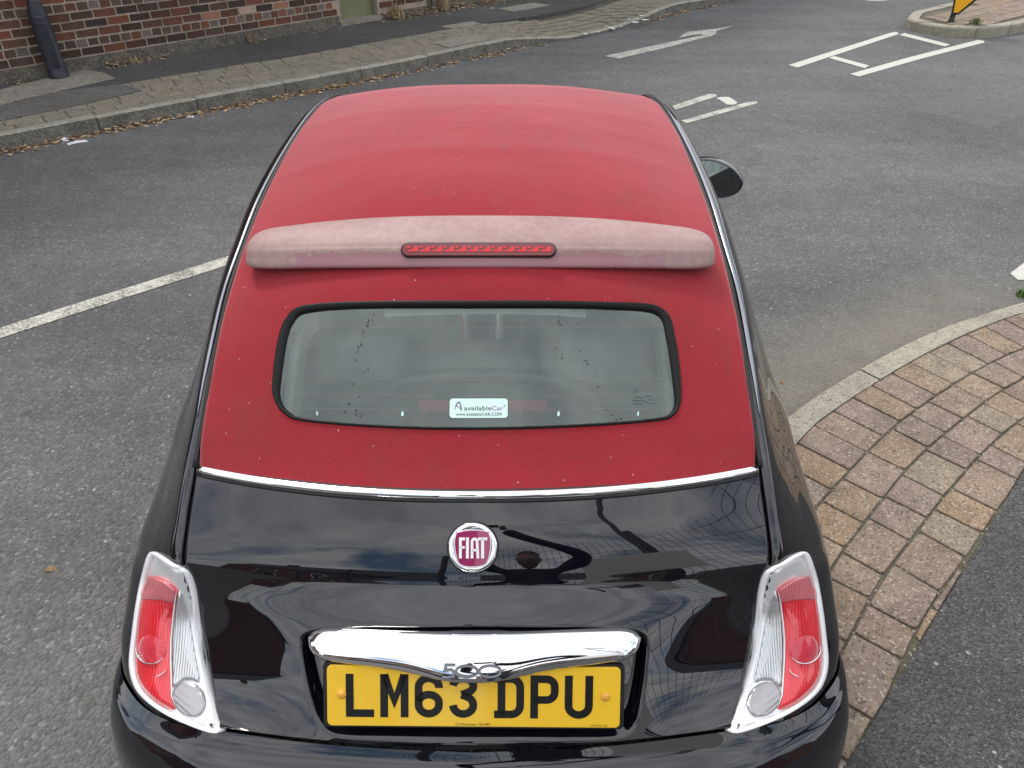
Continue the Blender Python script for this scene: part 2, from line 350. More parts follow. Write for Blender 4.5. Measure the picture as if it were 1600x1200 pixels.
def smooth_loop(pts, n=80):
    P = np.asarray(pts, float); k = len(P); Q = np.concatenate([P[-2:], P, P[:3]])
    return cr1(Q, np.linspace(2, k + 2, n, endpoint=False))
def sweep(name, path, prof, m, parent=None, up=None, closed=False, cap=True, scale=None):
    """sweep a closed 2-D profile (side, up) along a path with per-point up vectors"""
    P = np.asarray(path, float); n = len(P); k = len(prof); V = []
    for i in range(n):
        t = P[(i + 1) % n] - P[i - 1] if closed else P[min(i + 1, n - 1)] - P[max(i - 1, 0)]
        t /= np.linalg.norm(t) + 1e-12
        u = np.asarray(up[i] if np.ndim(up) == 2 else (up if up is not None else (0, 0, 1)), float)
        s = np.cross(t, u); s /= np.linalg.norm(s) + 1e-12; u2 = np.cross(s, t); sc = 1 if scale is None else scale[i]
        for a, b in prof: V.append(P[i] + s * a * sc + u2 * b * sc)
    F = []
    for i in range(n if closed else n - 1):
        j = (i + 1) % n
        for q in range(k):
            r = (q + 1) % k; F.append((i * k + q, i * k + r, j * k + r, j * k + q))
    if not closed and cap: F += [tuple(range(k))[::-1], tuple((n - 1) * k + q for q in range(k))]
    return mk(name, V, F, m, parent, True)
def circ(r, n=10, sx=1): return [(r * sx * math.cos(2 * math.pi * i / n), r * math.sin(2 * math.pi * i / n)) for i in range(n)]
def box(name, sx, sy, sz, m, parent=None, loc=(0, 0, 0), bev=0, rot=(0, 0, 0), seg=1):
    bm = bmesh.new(); bmesh.ops.create_cube(bm, size=1); bmesh.ops.scale(bm, vec=(sx, sy, sz), verts=bm.verts)
    if bev: bmesh.ops.bevel(bm, geom=list(bm.edges), offset=bev, segments=seg, affect='EDGES', profile=.5)
    me = bpy.data.meshes.new(name); bm.to_mesh(me); bm.free()
    o = link(name, me, m, parent, seg > 1); o.location = loc; o.rotation_euler = rot; return o
def prism(name, poly, z0, z1, m, parent=None, bev=0, mtx=None, smooth=False, taper=0):
    """polygon (x,y) extruded from z0 to z1; optional bevel of the top edge"""
    P = np.asarray(poly, float); n = len(P)
    a = sum(P[i][0] * P[(i + 1) % n][1] - P[(i + 1) % n][0] * P[i][1] for i in range(n))
    if a < 0: P = P[::-1]
    V = [(x, y, z0) for x, y in P]
    if bev:
        V += [(x, y, z1 - bev) for x, y in P]
        c = []
        for i in range(n):
            p0, p1, p2 = P[i - 1], P[i], P[(i + 1) % n]
            e1 = (p1 - p0) / (np.linalg.norm(p1 - p0) + 1e-9); e2 = (p2 - p1) / (np.linalg.norm(p2 - p1) + 1e-9)
            n1 = np.array([-e1[1], e1[0]]); n2 = np.array([-e2[1], e2[0]]); b = n1 + n2; b /= max(.35, (b @ b) / 2) * 1.0
            c.append(p1 + b * bev)
        V += [(x, y, z1) for x, y in c]; Ls = 3
    else: V += [(x, y, z1) for x, y in P]; Ls = 2
    F = []
    for l in range(Ls - 1):
        for i in range(n): j = (i + 1) % n; F.append((l * n + i, l * n + j, (l + 1) * n + j, (l + 1) * n + i))
    top = [(Ls - 1) * n + i for i in range(n)]
    if n <= 4: F.append(tuple(top))
    else:
        for t in tessellate_polygon([[Vector(V[i]) for i in top]]): F.append(tuple(top[i] for i in t))
    if mtx is not None: V = [tuple(mtx @ Vector(v)) for v in V]
    o = mk(name, V, F, m, parent, smooth)
    bm = bmesh.new(); bm.from_mesh(o.data); bmesh.ops.recalc_face_normals(bm, faces=bm.faces); bm.to_mesh(o.data); bm.free()
    return o
def ribbon(pts, wd, closed=False):
    P = np.asarray(pts, float); n = len(P); A, B = [], []
    for i in range(n):
        if closed: p0, p2 = P[i - 1], P[(i + 1) % n]
        else: p0, p2 = P[max(i - 1, 0)], P[min(i + 1, n - 1)]
        d1 = P[i] - p0; d2 = p2 - P[i]
        l1, l2 = np.linalg.norm(d1), np.linalg.norm(d2)
        d1 = d1 / l1 if l1 > 1e-9 else d2 / l2; d2 = d2 / l2 if l2 > 1e-9 else d1
        n1 = np.array([-d1[1], d1[0]]); n2 = np.array([-d2[1], d2[0]]); b = n1 + n2; b = b / max(.3, (b @ b) / 2)
        A.append(P[i] + b * wd / 2); B.append(P[i] - b * wd / 2)
    return A, B
def strokes(name, paths, th, m, parent, mtx):
    """several flat stroke paths [(points,width,closed)] joined into one raised glyph"""
    V, F = [], []
    for pts, wd, cl in paths:
        A, B = ribbon(pts, wd, cl); n = len(A); o = len(V)
        for a, b in zip(A, B): V += [(*a, th), (*b, th), (*a, 0), (*b, 0)]
        for i in range(n if cl else n - 1):
            j = (i + 1) % n; p, q = o + 4 * i, o + 4 * j
            F += [(p + 1, q + 1, q, p), (p, q, q + 2, p + 2), (p + 3, q + 3, q + 1, p + 1)]
        if not cl: F += [(o, o + 2, o + 3, o + 1), (o + 4 * (n - 1) + 1, o + 4 * (n - 1) + 3, o + 4 * (n - 1) + 2, o + 4 * (n - 1))]
    V = [tuple(mtx @ Vector(v)) for v in V]
    return mk(name, V, F, m, parent)
def arc(cx, cy, rx, ry, a0, a1, n=10): return [(cx + rx * math.cos(R(a0 + (a1 - a0) * i / n)), cy + ry * math.sin(R(a0 + (a1 - a0) * i / n))) for i in range(n + 1)]
def text(name, s, size, m, parent, mtx, width=None, ext=.0003, align='LEFT', shear=0):
    c = bpy.data.curves.new(name, 'FONT'); c.body = s; c.size = size; c.extrude = ext; c.align_x = align; c.shear = shear; c.resolution_u = 3
    o = bpy.data.objects.new(name, c); COL.objects.link(o); bpy.context.view_layer.update()
    dg = bpy.context.evaluated_depsgraph_get(); me = bpy.data.meshes.new_from_object(o.evaluated_get(dg)); bpy.data.objects.remove(o)
    bpy.data.curves.remove(c)
    xs = [v.co.x for v in me.vertices]
    k = 1 if width is None else width / (max(xs) - min(xs)); x0 = min(xs) if align == 'LEFT' else 0
    for v in me.vertices: v.co.x = (v.co.x - x0) * k
    me.transform(mtx); me.materials.clear(); return link(name, me, m, parent)
def frame(o, xdir, n):
    n = Vector(n).normalized(); x = Vector(xdir); x = (x - n * x.dot(n)).normalized(); y = n.cross(x)
    return Matrix(((x.x, y.x, n.x, o[0]), (x.y, y.y, n.y, o[1]), (x.z, y.z, n.z, o[2]), (0, 0, 0, 1)))

# ================================================================== THE SETTING
# road sheet
bm = bmesh.new(); bmesh.ops.create_grid(bm, x_segments=2, y_segments=2, size=150); me = bpy.data.meshes.new('road'); bm.to_mesh(me); bm.free()
tag(link('road', me, 'road'), kind='structure')

def polyline_at(P, s):
    P = np.asarray(P, float); d = np.r_[0, np.cumsum(np.linalg.norm(np.diff(P, axis=0), axis=1))]
    return np.stack([np.interp(s, d, P[:, k]) for k in range(2)], -1)
def plen(P): P = np.asarray(P, float); return float(np.sum(np.linalg.norm(np.diff(P, axis=0), axis=1)))

# --- near pavement (right): rows of blocks that follow the kerb
KO = crN([(.40, 1.03), (.72, 1.36), (1.02, 1.67), (1.305, 1.955), (1.586, 2.182), (1.878, 2.392), (2.199, 2.598), (2.486, 2.752), (2.882, 2.932), (3.6, 3.17), (4.6, 3.33)], 80)
rows = [
    crN([(.50, .96), (.82, 1.29), (1.12, 1.60), (1.281, 1.775), (1.359, 1.862), (1.558, 2.026), (1.78, 2.192), (2.005, 2.352), (2.263, 2.52), (2.574, 2.70), (2.86, 2.83), (3.62, 3.06), (4.6, 3.22)], 120),
    crN([(.62, .74), (.90, 1.04), (1.14, 1.30), (1.30, 1.47), (1.424, 1.590), (1.534, 1.698), (1.723, 1.868), (1.876, 1.988), (2.121, 2.168), (2.376, 2.336), (2.62, 2.47), (3.0, 2.63), (3.7, 2.84), (4.6, 3.0)], 120),
    crN([(.62, .47), (.95, .84), (1.232, 1.165), (1.372, 1.311), (1.477, 1.421), (1.646, 1.590), (1.769, 1.700), (1.923, 1.825), (2.091, 1.955), (2.241, 2.065), (2.477, 2.218), (2.9, 2.43), (3.7, 2.69), (4.6, 2.85)], 120),
    crN([(.78, .40), (1.02, .69), (1.225, .934), (1.324, 1.050), (1.569, 1.288), (1.682, 1.400), (1.868, 1.570), (2.014, 1.700), (2.229, 1.866), (2.5, 2.04), (2.95, 2.28), (3.7, 2.54), (4.6, 2.70)], 120),
    crN([(.92, .32), (1.18, .64), (1.42, .92), (1.69, 1.17), (1.80, 1.28), (1.99, 1.46), (2.14, 1.59), (2.36, 1.76), (2.64, 1.94), (3.0, 2.13), (3.7, 2.39), (4.6, 2.55)], 120),
    crN([(1.06, .20), (1.32, .52), (1.56, .79), (1.82, 1.05), (1.93, 1.16), (2.12, 1.34), (2.27, 1.47), (2.49, 1.64), (2.77, 1.82), (3.1, 2.0), (3.7, 2.24), (4.6, 2.4)], 120),
]
PZ = .062
ASPH_A = np.array([.62, .115]); ASPH_B = np.array([3.6, 2.85])           # edge between blocks and tarmac (straight saw cut)
ASPH_B = np.array([2.115, 1.586]); ad = (ASPH_B - np.array([.971, .424])); ad /= np.linalg.norm(ad)
def right_of_cut(p): q = np.asarray(p) - ASPH_B; return ad[0] * q[1] - ad[1] * q[0]     # >0: block side (left of the cut)
pave = bpy.data.objects.new('near_pavement', None); COL.objects.link(pave); tag(pave, kind='structure')
# base slab under the blocks and tarmac slab
outer = [tuple(p) for p in KO]
prism('bedding', outer + [(9, 3.9), (30, 4.5), (30, -30), (-2.0, -30), (-2.0, -4.2), (-.3, -1.6)], -.02, PZ - .0075, 'bed', pave)
tar = [tuple(ASPH_B - ad * 4.2), tuple(ASPH_B + ad * .0), tuple(ASPH_B + ad * 2.1), (9, 3.2), (30, 3.6), (30, -30), (-2.0, -30)]
tar = [tuple(ASPH_B - ad * 3.5), tuple(ASPH_B + ad * 1.0), (4.6, 2.2), (30, 3.0), (30, -30), (-1.9, -30), (-1.9, -3.9)]
prism('tarmac_footway', tar, -.01, PZ - .002, 'path', pave)
# kerb stones
def kerb_stones(out_line, in_line, z0, z1, lens_, mname, parent, gap=.006, drop=None, chamf=.008, face=None):
    Lo = plen(out_line); s = 0; k = 0
    while s < Lo - .05:
        e = min(s + lens_[k % len(lens_)], Lo); m_ = max(2, int((e - s) / .12) + 1)
        ts = np.linspace(s + gap / 2, e - gap / 2, m_); a = polyline_at(out_line, ts)
        r = plen(in_line) / Lo; b = polyline_at(in_line, ts * r)
        jz = random.uniform(-.004, .004)
        zt = [z1 + jz if drop is None else drop(t) + jz for t in ts]
        V = []; F = []
        for (x, y), (u, v), z in zip(a, b, zt):
            o_ = np.array([u - x, v - y]); o_ /= np.linalg.norm(o_)
            V += [(x, y, z0), (x, y, z - chamf), (x + o_[0] * chamf, y + o_[1] * chamf, z), (u, v, z), (u, v, z0)]
        for i in range(m_ - 1):
            p, q = i * 5, i * 5 + 5; F += [(p + c, p + c + 1, q + c + 1, q + c) for c in range(4)]
        F += [(0, 1, 2, 3, 4), tuple((m_ - 1) * 5 + c for c in (4, 3, 2, 1, 0))]
        ob = mk('kerb_stone', V, F, mname, parent); s = e; k += 1
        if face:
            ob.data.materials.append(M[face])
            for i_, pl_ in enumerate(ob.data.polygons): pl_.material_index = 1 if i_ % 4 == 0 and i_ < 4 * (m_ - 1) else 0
kerb_stones(KO, rows[0], -.05, PZ + .004, [.914], 'kerb', pave)
# blocks
def jit(v=.004): return random.uniform(-v, v)
def clip_half(poly, f):
    out = []; n = len(poly)
    for i in range(n):
        a, b = poly[i], poly[(i + 1) % n]; fa, fb = f(a), f(b)
        if fa > 0: out.append(a)
        if fa * fb < 0: t = fa / (fa - fb); out.append(tuple(np.array(a) + (np.array(b) - np.array(a)) * t))
    return out
rowlens = [[.152, .160, .156, .163], [.214, .150, .165, .215, .168, .176, .222], [.22, .15, .165, .215, .14], [.15, .165, .245, .14, .235, .225], [.235, .14, .225, .165], [.17, .2, .12]]
for r in range(5):
    A, B = rows[r], rows[r + 1]; LA = plen(A); s = random.uniform(0, .05); k = 0
    while s < LA - .1 and s < 4.9:
        e = s + rowlens[r][k % len(rowlens[r])] * random.uniform(.96, 1.04); k += 1
        gp_ = .0042
        fr = plen(B) / LA
        a0, a1 = polyline_at(A, np.array([s + gp_, e - gp_])); t_a = (a1 - a0) / np.linalg.norm(a1 - a0)
        Bd = polyline_at(B, np.linspace(0, plen(B), 3000))
        b0 = Bd[np.argmin(np.sum((Bd - a0) ** 2, 1))]; b1 = Bd[np.argmin(np.sum((Bd - a1) ** 2, 1))]; s = e
        if np.linalg.norm(b1 - b0) < .05 or min(np.linalg.norm(b0 - a0), np.linalg.norm(b1 - a1)) < .06: continue
        def inset(p, q): d = (q - p) / np.linalg.norm(q - p); return p + d * gp_, q - d * gp_
        a0, b0 = inset(a0, b0); a1, b1 = inset(a1, b1)
        c_ = .013; poly = []
        for p0, p1, p2 in ((b0, a0, a1), (a0, a1, b1), (a1, b1, b0), (b1, b0, a0)):
            d0 = (p0 - p1) / np.linalg.norm(p0 - p1); d1 = (p2 - p1) / np.linalg.norm(p2 - p1); q = random.uniform(.5, 1.2) * c_
            poly += [tuple(p1 + d0 * q + (jit(.002), jit(.002))), tuple(p1 + (d0 + d1) * q * .3), tuple(p1 + d1 * q)]
        poly = clip_half(poly, lambda p: right_of_cut(p) - .004)
        if len(poly) < 3: continue
        ar = .5 * abs(sum(poly[i][0] * poly[(i + 1) % len(poly)][1] - poly[(i + 1) % len(poly)][0] * poly[i][1] for i in range(len(poly))))
        if ar < .0012: continue
        prism('paving_block', poly, -.01, PZ + jit(.002), 'paver', pave, bev=.003)

# --- far pavement (left)
FKO = crN([(-9.0, 1.05), (-6.2, 3.78), (-4.28, 5.57), (-3.66, 6.15), (-3.02, 6.72), (-1.97, 7.62), (-.98, 8.52), (.10, 9.58), (.70, 10.04), (1.0, 10.24), (1.98, 11.25), (2.70, 12.25), (3.30, 12.75), (4.3, 13.6), (7, 15.8), (14, 21.5)], 160)
def offs(P, d):
    P = np.asarray(P); t = np.gradient(P, axis=0); t /= np.linalg.norm(t, axis=1)[:, None]; return P + np.stack([-t[:, 1], t[:, 0]], -1) * d
FKI = offs(FKO, .085); FZ = .135
fp = bpy.data.objects.new('far_pavement', None); COL.objects.link(fp); tag(fp, kind='structure')
cum = np.r_[0, np.cumsum(np.linalg.norm(np.diff(FKO, axis=0), axis=1))]
def at_x(x): return float(np.interp(x, FKO[:, 0], cum))
d0, d1, d2, d3 = at_x(.05), at_x(.75), at_x(1.55), at_x(2.35)
def fdrop(s): return float(np.interp(s, [0, d0, d1, d2, d3, 99], [FZ, FZ, .045, .045, FZ - .01, FZ - .01]))
kerb_stones(FKO, FKI, -.05, FZ, [.92], 'kerb_far', fp, drop=fdrop, gap=.012, chamf=.012, face='kerb_face_dark')
# slab (follows the drop)
def band(name, d_in, d_out, dz, mname, parent, base=None):
    A = offs(FKO, d_in); B = offs(FKO, d_out); V = []; F = []
    for i in range(len(FKO)):
        za = fdrop(cum[i]) + dz if d_in < .5 else FZ + dz
        zb = (fdrop(cum[i]) * .3 + FZ * .7 + dz) if d_out < 1.4 else FZ + dz
        V += [(*A[i], za), (*B[i], zb)]
    for i in range(len(FKO) - 1): F.append((2 * i, 2 * i + 2, 2 * i + 3, 2 * i + 1))
    return mk(name, V, F, mname, parent)
band('bedding', .12, 1.25, -.014, 'bed_far', fp)
PW = 1.04                                                     # width of the block band
rowsF = np.linspace(.09, PW, 7); cnt = 0
for r in range(6):
    A = offs(FKO, rowsF[r]); B = offs(FKO, rowsF[r + 1]); s = at_x(-5.05) + random.uniform(0, .1); end = at_x(4.2 if r < 6 else 3)
    LA, LB = plen(A), plen(B)
    while s < end:
        e = s + random.choice([.20, .24, .26, .30]); 
        if random.random() < .04: pass
        ga = .0065; ra, rb = LA / cum[-1], LB / cum[-1]
        a0, a1 = polyline_at(A, np.array([s * ra + .003, e * ra - .003])); b0, b1 = polyline_at(B, np.array([s * rb + .003, e * rb - .003]))
        d = (b0 - a0) / np.linalg.norm(b0 - a0); a0 = a0 + d * ga; b0 = b0 - d * ga; d = (b1 - a1) / np.linalg.norm(b1 - a1); a1 = a1 + d * ga; b1 = b1 - d * ga
        q = (rowsF[r] - .135) / (PW - .135) * .7
        z = fdrop((s + e) / 2) * (1 - q) + FZ * q + jit(.003)
        if cnt < 290: prism('paving_block', [tuple(a0), tuple(a1), tuple(b1), tuple(b0)], z - .05, z, 'paver_far', fp, bev=.005); cnt += 1
        s = e
_in = offs(FKO, PW + .006); _in = [tuple(p) for p in _in[2:150:2]]
prism('tarmac_footway', _in + [(14, 28), (-20, 28), (-20, 4)], FZ - .05, FZ + .001, 'path_far', fp)
def quad_on(name, c, ang, lx, ly, z, mname, parent, th=.01, bev=.002):
    u = np.array([math.cos(ang), math.sin(ang)]); v = np.array([-u[1], u[0]]); c = np.array(c)
    return prism(name, [tuple(c - u * lx / 2 - v * ly / 2), tuple(c + u * lx / 2 - v * ly / 2), tuple(c + u * lx / 2 + v * ly / 2), tuple(c - u * lx / 2 + v * ly / 2)], z - th, z, mname, parent, bev=bev)
def gp(px, py, z=0.):
    r = FW + RT * ((px - 800) / FPX) + UP * ((600 - py) / FPX); t = (z - CAM[2]) / r[2]; return (CAM + r * t)[:2]
def patch(name, pts, z, mname, parent, th=.006): return prism(name, [tuple(gp(x, y, z)) for x, y in pts], z - th, z, mname, parent)
patch('concrete_patch', [(-40, 173), (0, 165), (90, 143), (190, 131), (222, 141), (120, 165), (-40, 196)], FZ + .005, 'patch', fp)
patch('concrete_patch', [(-40, 158), (0, 140), (130, 108), (160, 113), (180, 122), (100, 140), (-40, 172)], FZ + .0045, 'concrete', fp)
patch('inspection_cover', [(672, 66), (745, 53), (768, 60), (701, 74)], FZ + .006, 'concrete', fp)
patch('inspection_cover', [(687, 41), (738, 33), (752, 37), (705, 44)], FZ + .006, 'concrete', fp)
patch('inspection_cover', [(780, 13), (832, 4), (860, 8), (800, 18)], FZ + .006, 'concrete', fp)
# pale splashes on the blocks by the dropped kerb
Vs = [];Fs = []
for k, (x, y, rx) in enumerate([(1003, 25, 5), (1008, 29, 6), (993, 32, 6), (983, 28, 4), (994, 27, 3), (955, 38, 6), (947, 35, 2.5), (971, 36, 3), (915, 47, 4), (935, 44, 3), (960, 40, 3)]):
    c = gp(x, y, .1); q = random.uniform(0, 3)
    zc_ = fdrop(float(cum[np.argmin(np.linalg.norm(FKO - c, axis=1))]));dk = float(np.min(np.linalg.norm(FKO - c, axis=1)))
    qq = max(0, (dk - .135) / (PW - .135)) * .7; zc_ = zc_ * (1 - qq) + FZ * qq + .010
    o_ = len(Vs); n = 12
    for i in range(n):
        a = 2 * math.pi * i / n; rr = .0085 * rx * (1 + .3 * math.sin(3 * a + q) + jit(.1)); Vs.append((c[0] + rr * math.cos(a), c[1] + rr * .9 * math.sin(a), zc_))
    Fs.append(tuple(range(o_, o_ + n)))
tag(mk('paint_splashes', Vs, Fs, 'white', fp), kind='stuff')

# --- road markings
def marking(pts, z=.004, mname='paint'): return tag(mk('road_marking', [(*p, z) for p in pts], [tuple(range(len(pts)))], mname), kind='structure')
def line(a, b, wd, **k):
    a, b = np.array(a), np.array(b); d = (b - a) / np.linalg.norm(b - a); n = np.array([-d[1], d[0]]) * wd / 2
    m_ = 14; L1 = [a + (b - a) * i / m_ + n * (1 + jit(.06)) for i in range(m_ + 1)]; L2 = [a + (b - a) * i / m_ - n * (1 + jit(.06)) for i in range(m_ + 1)]
    return marking([tuple(p) for p in L2 + L1[::-1]], **k)
line((-5.6, .04), (-1.50, 3.73), .115)
def pxm(pts, **k): return marking([tuple(gp(*p)) for p in pts], **k)
pxm([(1232, 102), (1390, 52), (1400, 50), (1405, 53), (1400, 55), (1246, 106)], mname='paint_clean')
pxm([(1328, 116), (1420, 90), (1527, 63), (1537, 64), (1538, 67), (1440, 92), (1342, 120)], mname='paint_clean')
pxm([(1295, 91), (1303, 88), (1358, 103), (1351, 107)], mname='paint_clean')
pxm([(1405, 55), (1413, 52), (1485, 70), (1476, 73)], mname='paint_clean')
pxm([(1050, 166), (1108, 147), (1119, 148), (1120, 151), (1056, 172)])
pxm([(1064, 189), (1168, 160), (1182, 159), (1184, 162), (1073, 193)])
pxm([(1119, 154), (1126, 152), (1139, 152), (1153, 161), (1147, 164), (1136, 164), (1124, 156)], mname='paint_clean')
pxm([(944, 88), (1010, 74), (1060, 63.5), (1086, 58), (1096, 56.5), (1099, 55.3), (1094, 54.2), (1084, 54.6), (1073, 57.2), (1060, 60.2), (1066, 55), (1074, 50), (1096, 47.5), (1112, 46), (1147, 41), (1119, 48.6), (1119, 53), (1110, 57.5), (1084, 63.5), (1040, 75), (967, 92)], z=.004)
pxm([(1350, 2), (1380, -3), (1430, -8), (1380, 2)])
pxm([(1578, 428), (1600, 411), (1690, 395), (1690, 415), (1610, 438), (1590, 438)], mname='paint_clean')

# --- traffic island
isl = bpy.data.objects.new('traffic_island', None); COL.objects.link(isl); tag(isl, kind='structure')
IO = [tuple(gp(x, y, 0)) for x, y in [(1414, 44), (1418, 37), (1428, 31), (1480, 18), (1560, -4), (1680, -34), (1900, -80), (1900, -10), (1700, 22), (1620, 44), (1580, 54), (1545, 59), (1510, 59), (1475, 57), (1445, 53), (1424, 48)]]
IO = smooth_loop(IO, 90)
IZ = .13
def inset_loop(P, d):
    P = np.asarray(P); t = np.roll(P, -1, 0) - np.roll(P, 1, 0); t /= np.linalg.norm(t, axis=1)[:, None]
    a = np.sum(P[:, 0] * np.roll(P[:, 1], -1) - np.roll(P[:, 0], -1) * P[:, 1]); sgn = 1 if a > 0 else -1
    return P + np.stack([-t[:, 1], t[:, 0]], -1) * d * sgn
II = inset_loop(IO, .15)
ko = np.r_[IO, IO[:1]]; ki = np.r_[II, II[:1]]
kerb_stones(ko, ki, -.03, IZ, [.8, .6, .6], 'kerb', isl, gap=.01, chamf=.02)
prism('island_paving', [tuple(p) for p in inset_loop(IO, .145)], 0, IZ - .02, 'bed', isl)
du = np.array([.78, .63]); dv = np.array([-du[1], du[0]]); c0 = np.array(gp(1480, 45, IZ))
for i in range(-4, 30):
    for j in range(-5, 8):
        s0 = i * .21 + (.1 if j % 2 else 0); c = c0 + du * s0 + dv * j * .21
        q = [c, c + du * .202, c + du * .202 + dv * .202, c + dv * .202]
        if all(inpoly(inset_loop(IO, .155), p[0], p[1]) for p in q): prism('paving_block', [tuple(p) for p in q], IZ - .03, IZ - .002 + jit(.003), 'paver', isl, bev=.004)

# --- brick building beyond the far pavement
WU = np.array([.681, .732]); WU /= np.linalg.norm(WU); WN = np.array([WU[1], -WU[0]])
W0 = np.array([-5.18, 7.24])
def wallpt(px, py):          # pixel -> (u along the wall, z)
    r = FW + RT * ((px - 800) / FPX) + UP * ((600 - py) / FPX); t = ((W0 - CAM[:2]) @ WN) / (r[:2] @ WN); p = CAM + r * t
    return float((p[:2] - W0) @ WU), float(p[2])
bld = thing('brick_building', 'old brown brick building with green door behind the far pavement', 'building', (W0[0], W0[1], 0), rz=math.atan2(WU[1], WU[0]))
# local: x along the wall, -y out to the road, z up
uD0, _ = wallpt(531, 20); uD1, _ = wallpt(592, 20); uE, _ = wallpt(668, 20); _, zP = wallpt(40, 108); _, zD = wallpt(560, 30)
H = 5.6
def wslab(name, x0, x1, z0, z1, y0, y1, mname): return box(name, x1 - x0, y1 - y0, z1 - z0, mname, bld, ((x0 + x1) / 2, (y0 + y1) / 2, (z0 + z1) / 2))
PB = .27                                                # top of the plinth
wslab('wall', -7, uD0 + .01, 0, H, .0005, .4, 'mortar'); wslab('wall', uD1 - .01, uE, 0, H, .0005, .4, 'mortar'); wslab('wall', uD0 + .01, uD1 - .01, 2.4, H, .0005, .4, 'mortar')
wslab('plinth', -7, uD0 - .03, 0, PB - .008, -.02, .012, 'dirty_concrete'); wslab('plinth', uD1 + .02, uE, 0, PB - .06, -.02, .012, 'dirty_concrete')
# green door in its frame, on a step
_, zD = wallpt(560, 29)
d_ = wslab('door', uD0 + .06, uD1 - .03, zD + .01, 2.33, .10, .14, 'white'); d_.data.materials.clear()
M['green'] = mat('green_door_paint', (.13, .17, .075), .45); nt, p = pn(M['green']); co = coords(nt)
nt.links.new(mixc(nt, noise(nt, coords(nt, (4, 1, 1)), 2.5, 6, .7), (.115, .125, .055), (.22, .22, .12)), p.inputs['Base Color']); d_.data.materials.append(M['green'])
for x0, x1 in ((uD0, uD0 + .055), (uD1 - .025, uD1)): wslab('door_frame', x0, x1, zD + .003, 2.4, .03, .2, 'concrete')
wslab('door_step', uD0 - .03, uD1 + .02, 0, zD, -.05, .2, 'concrete')
wslab('gutter_pipe', uE + .05, uE + .12, .1, 3, -.08, -.01, 'dirty_concrete')
wslab('rendered_wall', uE, uE + 2.0, .42, H, .0, .4, 'white'); wslab('rendered_plinth', uE, uE + 2.0, 0, .42, -.03, .4, 'dirty_concrete')
wslab('wall', uE + 2.0, uE + 14, 0, H, .012, .4, 'brick')
BL, BH, BJ = .226, .073, .0135
brick_me = {}
def brick_mesh(ln):
    if ln not in brick_me:
        ms = []
        for k in range(3):
            bm = bmesh.new(); bmesh.ops.create_cube(bm, size=1); bmesh.ops.scale(bm, vec=(ln, .05, BH), verts=bm.verts)
            for v in bm.verts: v.co += Vector((jit(.003), 0, jit(.003)))
            bmesh.ops.bevel(bm, geom=[e for e in bm.edges if all(v.co.y < 0 for v in e.verts)], offset=.005, segments=1, affect='EDGES')
            me = bpy.data.meshes.new('brick'); bm.to_mesh(me); bm.free(); ms.append(me)
        brick_me[ln] = ms
    return random.choice(brick_me[ln])
nb = 0; stuffV, stuffF = [], []
def place_brick(x, z, ln, mname, visible=True):
    global nb
    if visible and nb < 300:
        o = bpy.data.objects.new('brick', brick_mesh(ln)); COL.objects.link(o); o.parent = bld; o.location = (x, .02 + jit(.003), z); o.rotation_euler = (0, jit(.006), jit(.008))
        if not o.data.materials: o.data.materials.append(None)
        o.material_slots[0].link = 'OBJECT'; o.material_slots[0].material = M[mname]; nb += 1
    else:
        o_ = len(stuffV); h, l = BH / 2, ln / 2
        stuffV.extend([(x - l, -.003, z - h), (x + l, -.003, z - h), (x + l, -.003, z + h), (x - l, -.003, z + h), (x - l, .014, z - h), (x + l, .014, z - h), (x + l, .014, z + h), (x - l, .014, z + h)])
        stuffF.extend([tuple(o_ + i for i in f) for f in ((0, 1, 2, 3), (4, 0, 3, 7), (1, 5, 6, 2), (3, 2, 6, 7), (4, 5, 1, 0))])
rowH = BH + BJ; nrows = int((H - .2 - PB) / rowH)
hdr_rows = {1, 5, 9, 13, 17, 21, 25}
for r in range(nrows):
    z = PB + rowH * (r + .5); hd = r in hdr_rows or (r > 26 and r % 4 == 1); ln = .105 if hd else BL
    x = -6.9 + (0 if r % 2 else .118) + (.055 if hd else 0)
    while x < uE:
        c = x + ln / 2; ok = (c + ln / 2 < uD0 - .005 or c - ln / 2 > uD1 + .005 or z > 2.45) and c + ln / 2 < uE
        l_ = ln
        if not ok and ln > .2:
            for sh in (-.0585, .0585):
                if (c + sh + .053 < uD0 - .004 and c < uD0 + .1) or (c + sh - .053 > uD1 + .004 and c > uD1 - .1 and c + sh + .053 < uE): ok = True; c += sh; l_ = .107; break
        if ok:
            # is it inside the picture?
            p3 = np.array([*(W0 + WU * c), z]); dd = p3 - CAM; k = dd @ FW; vis = (600 - FPX * (dd @ UP) / k) > -14 and (800 + FPX * (dd @ RT) / k) > -18
            q = random.random(); mm = 'header' if hd else 'brick'
            if 1.9 < c < uD0 and r < 12 and not hd and q < .55: mm = 'brick_red'
            if (2.4 < c < 3.6 and r == 2 and q < .8) or (1.8 < c < 3.3 and r == 6 and q < .85) or q > .985: mm = 'brick_pale'
            if c > 3.7 and c < uD0 and q < .5: mm = 'brick'
            if hd and c > 2.3 and r == 1 and q < .3: mm = 'brick_red'
            place_brick(c, z, l_, mm, vis)
        x += ln + BJ
tag(mk('brickwork', stuffV, stuffF, 'brick', bld), kind='stuff')

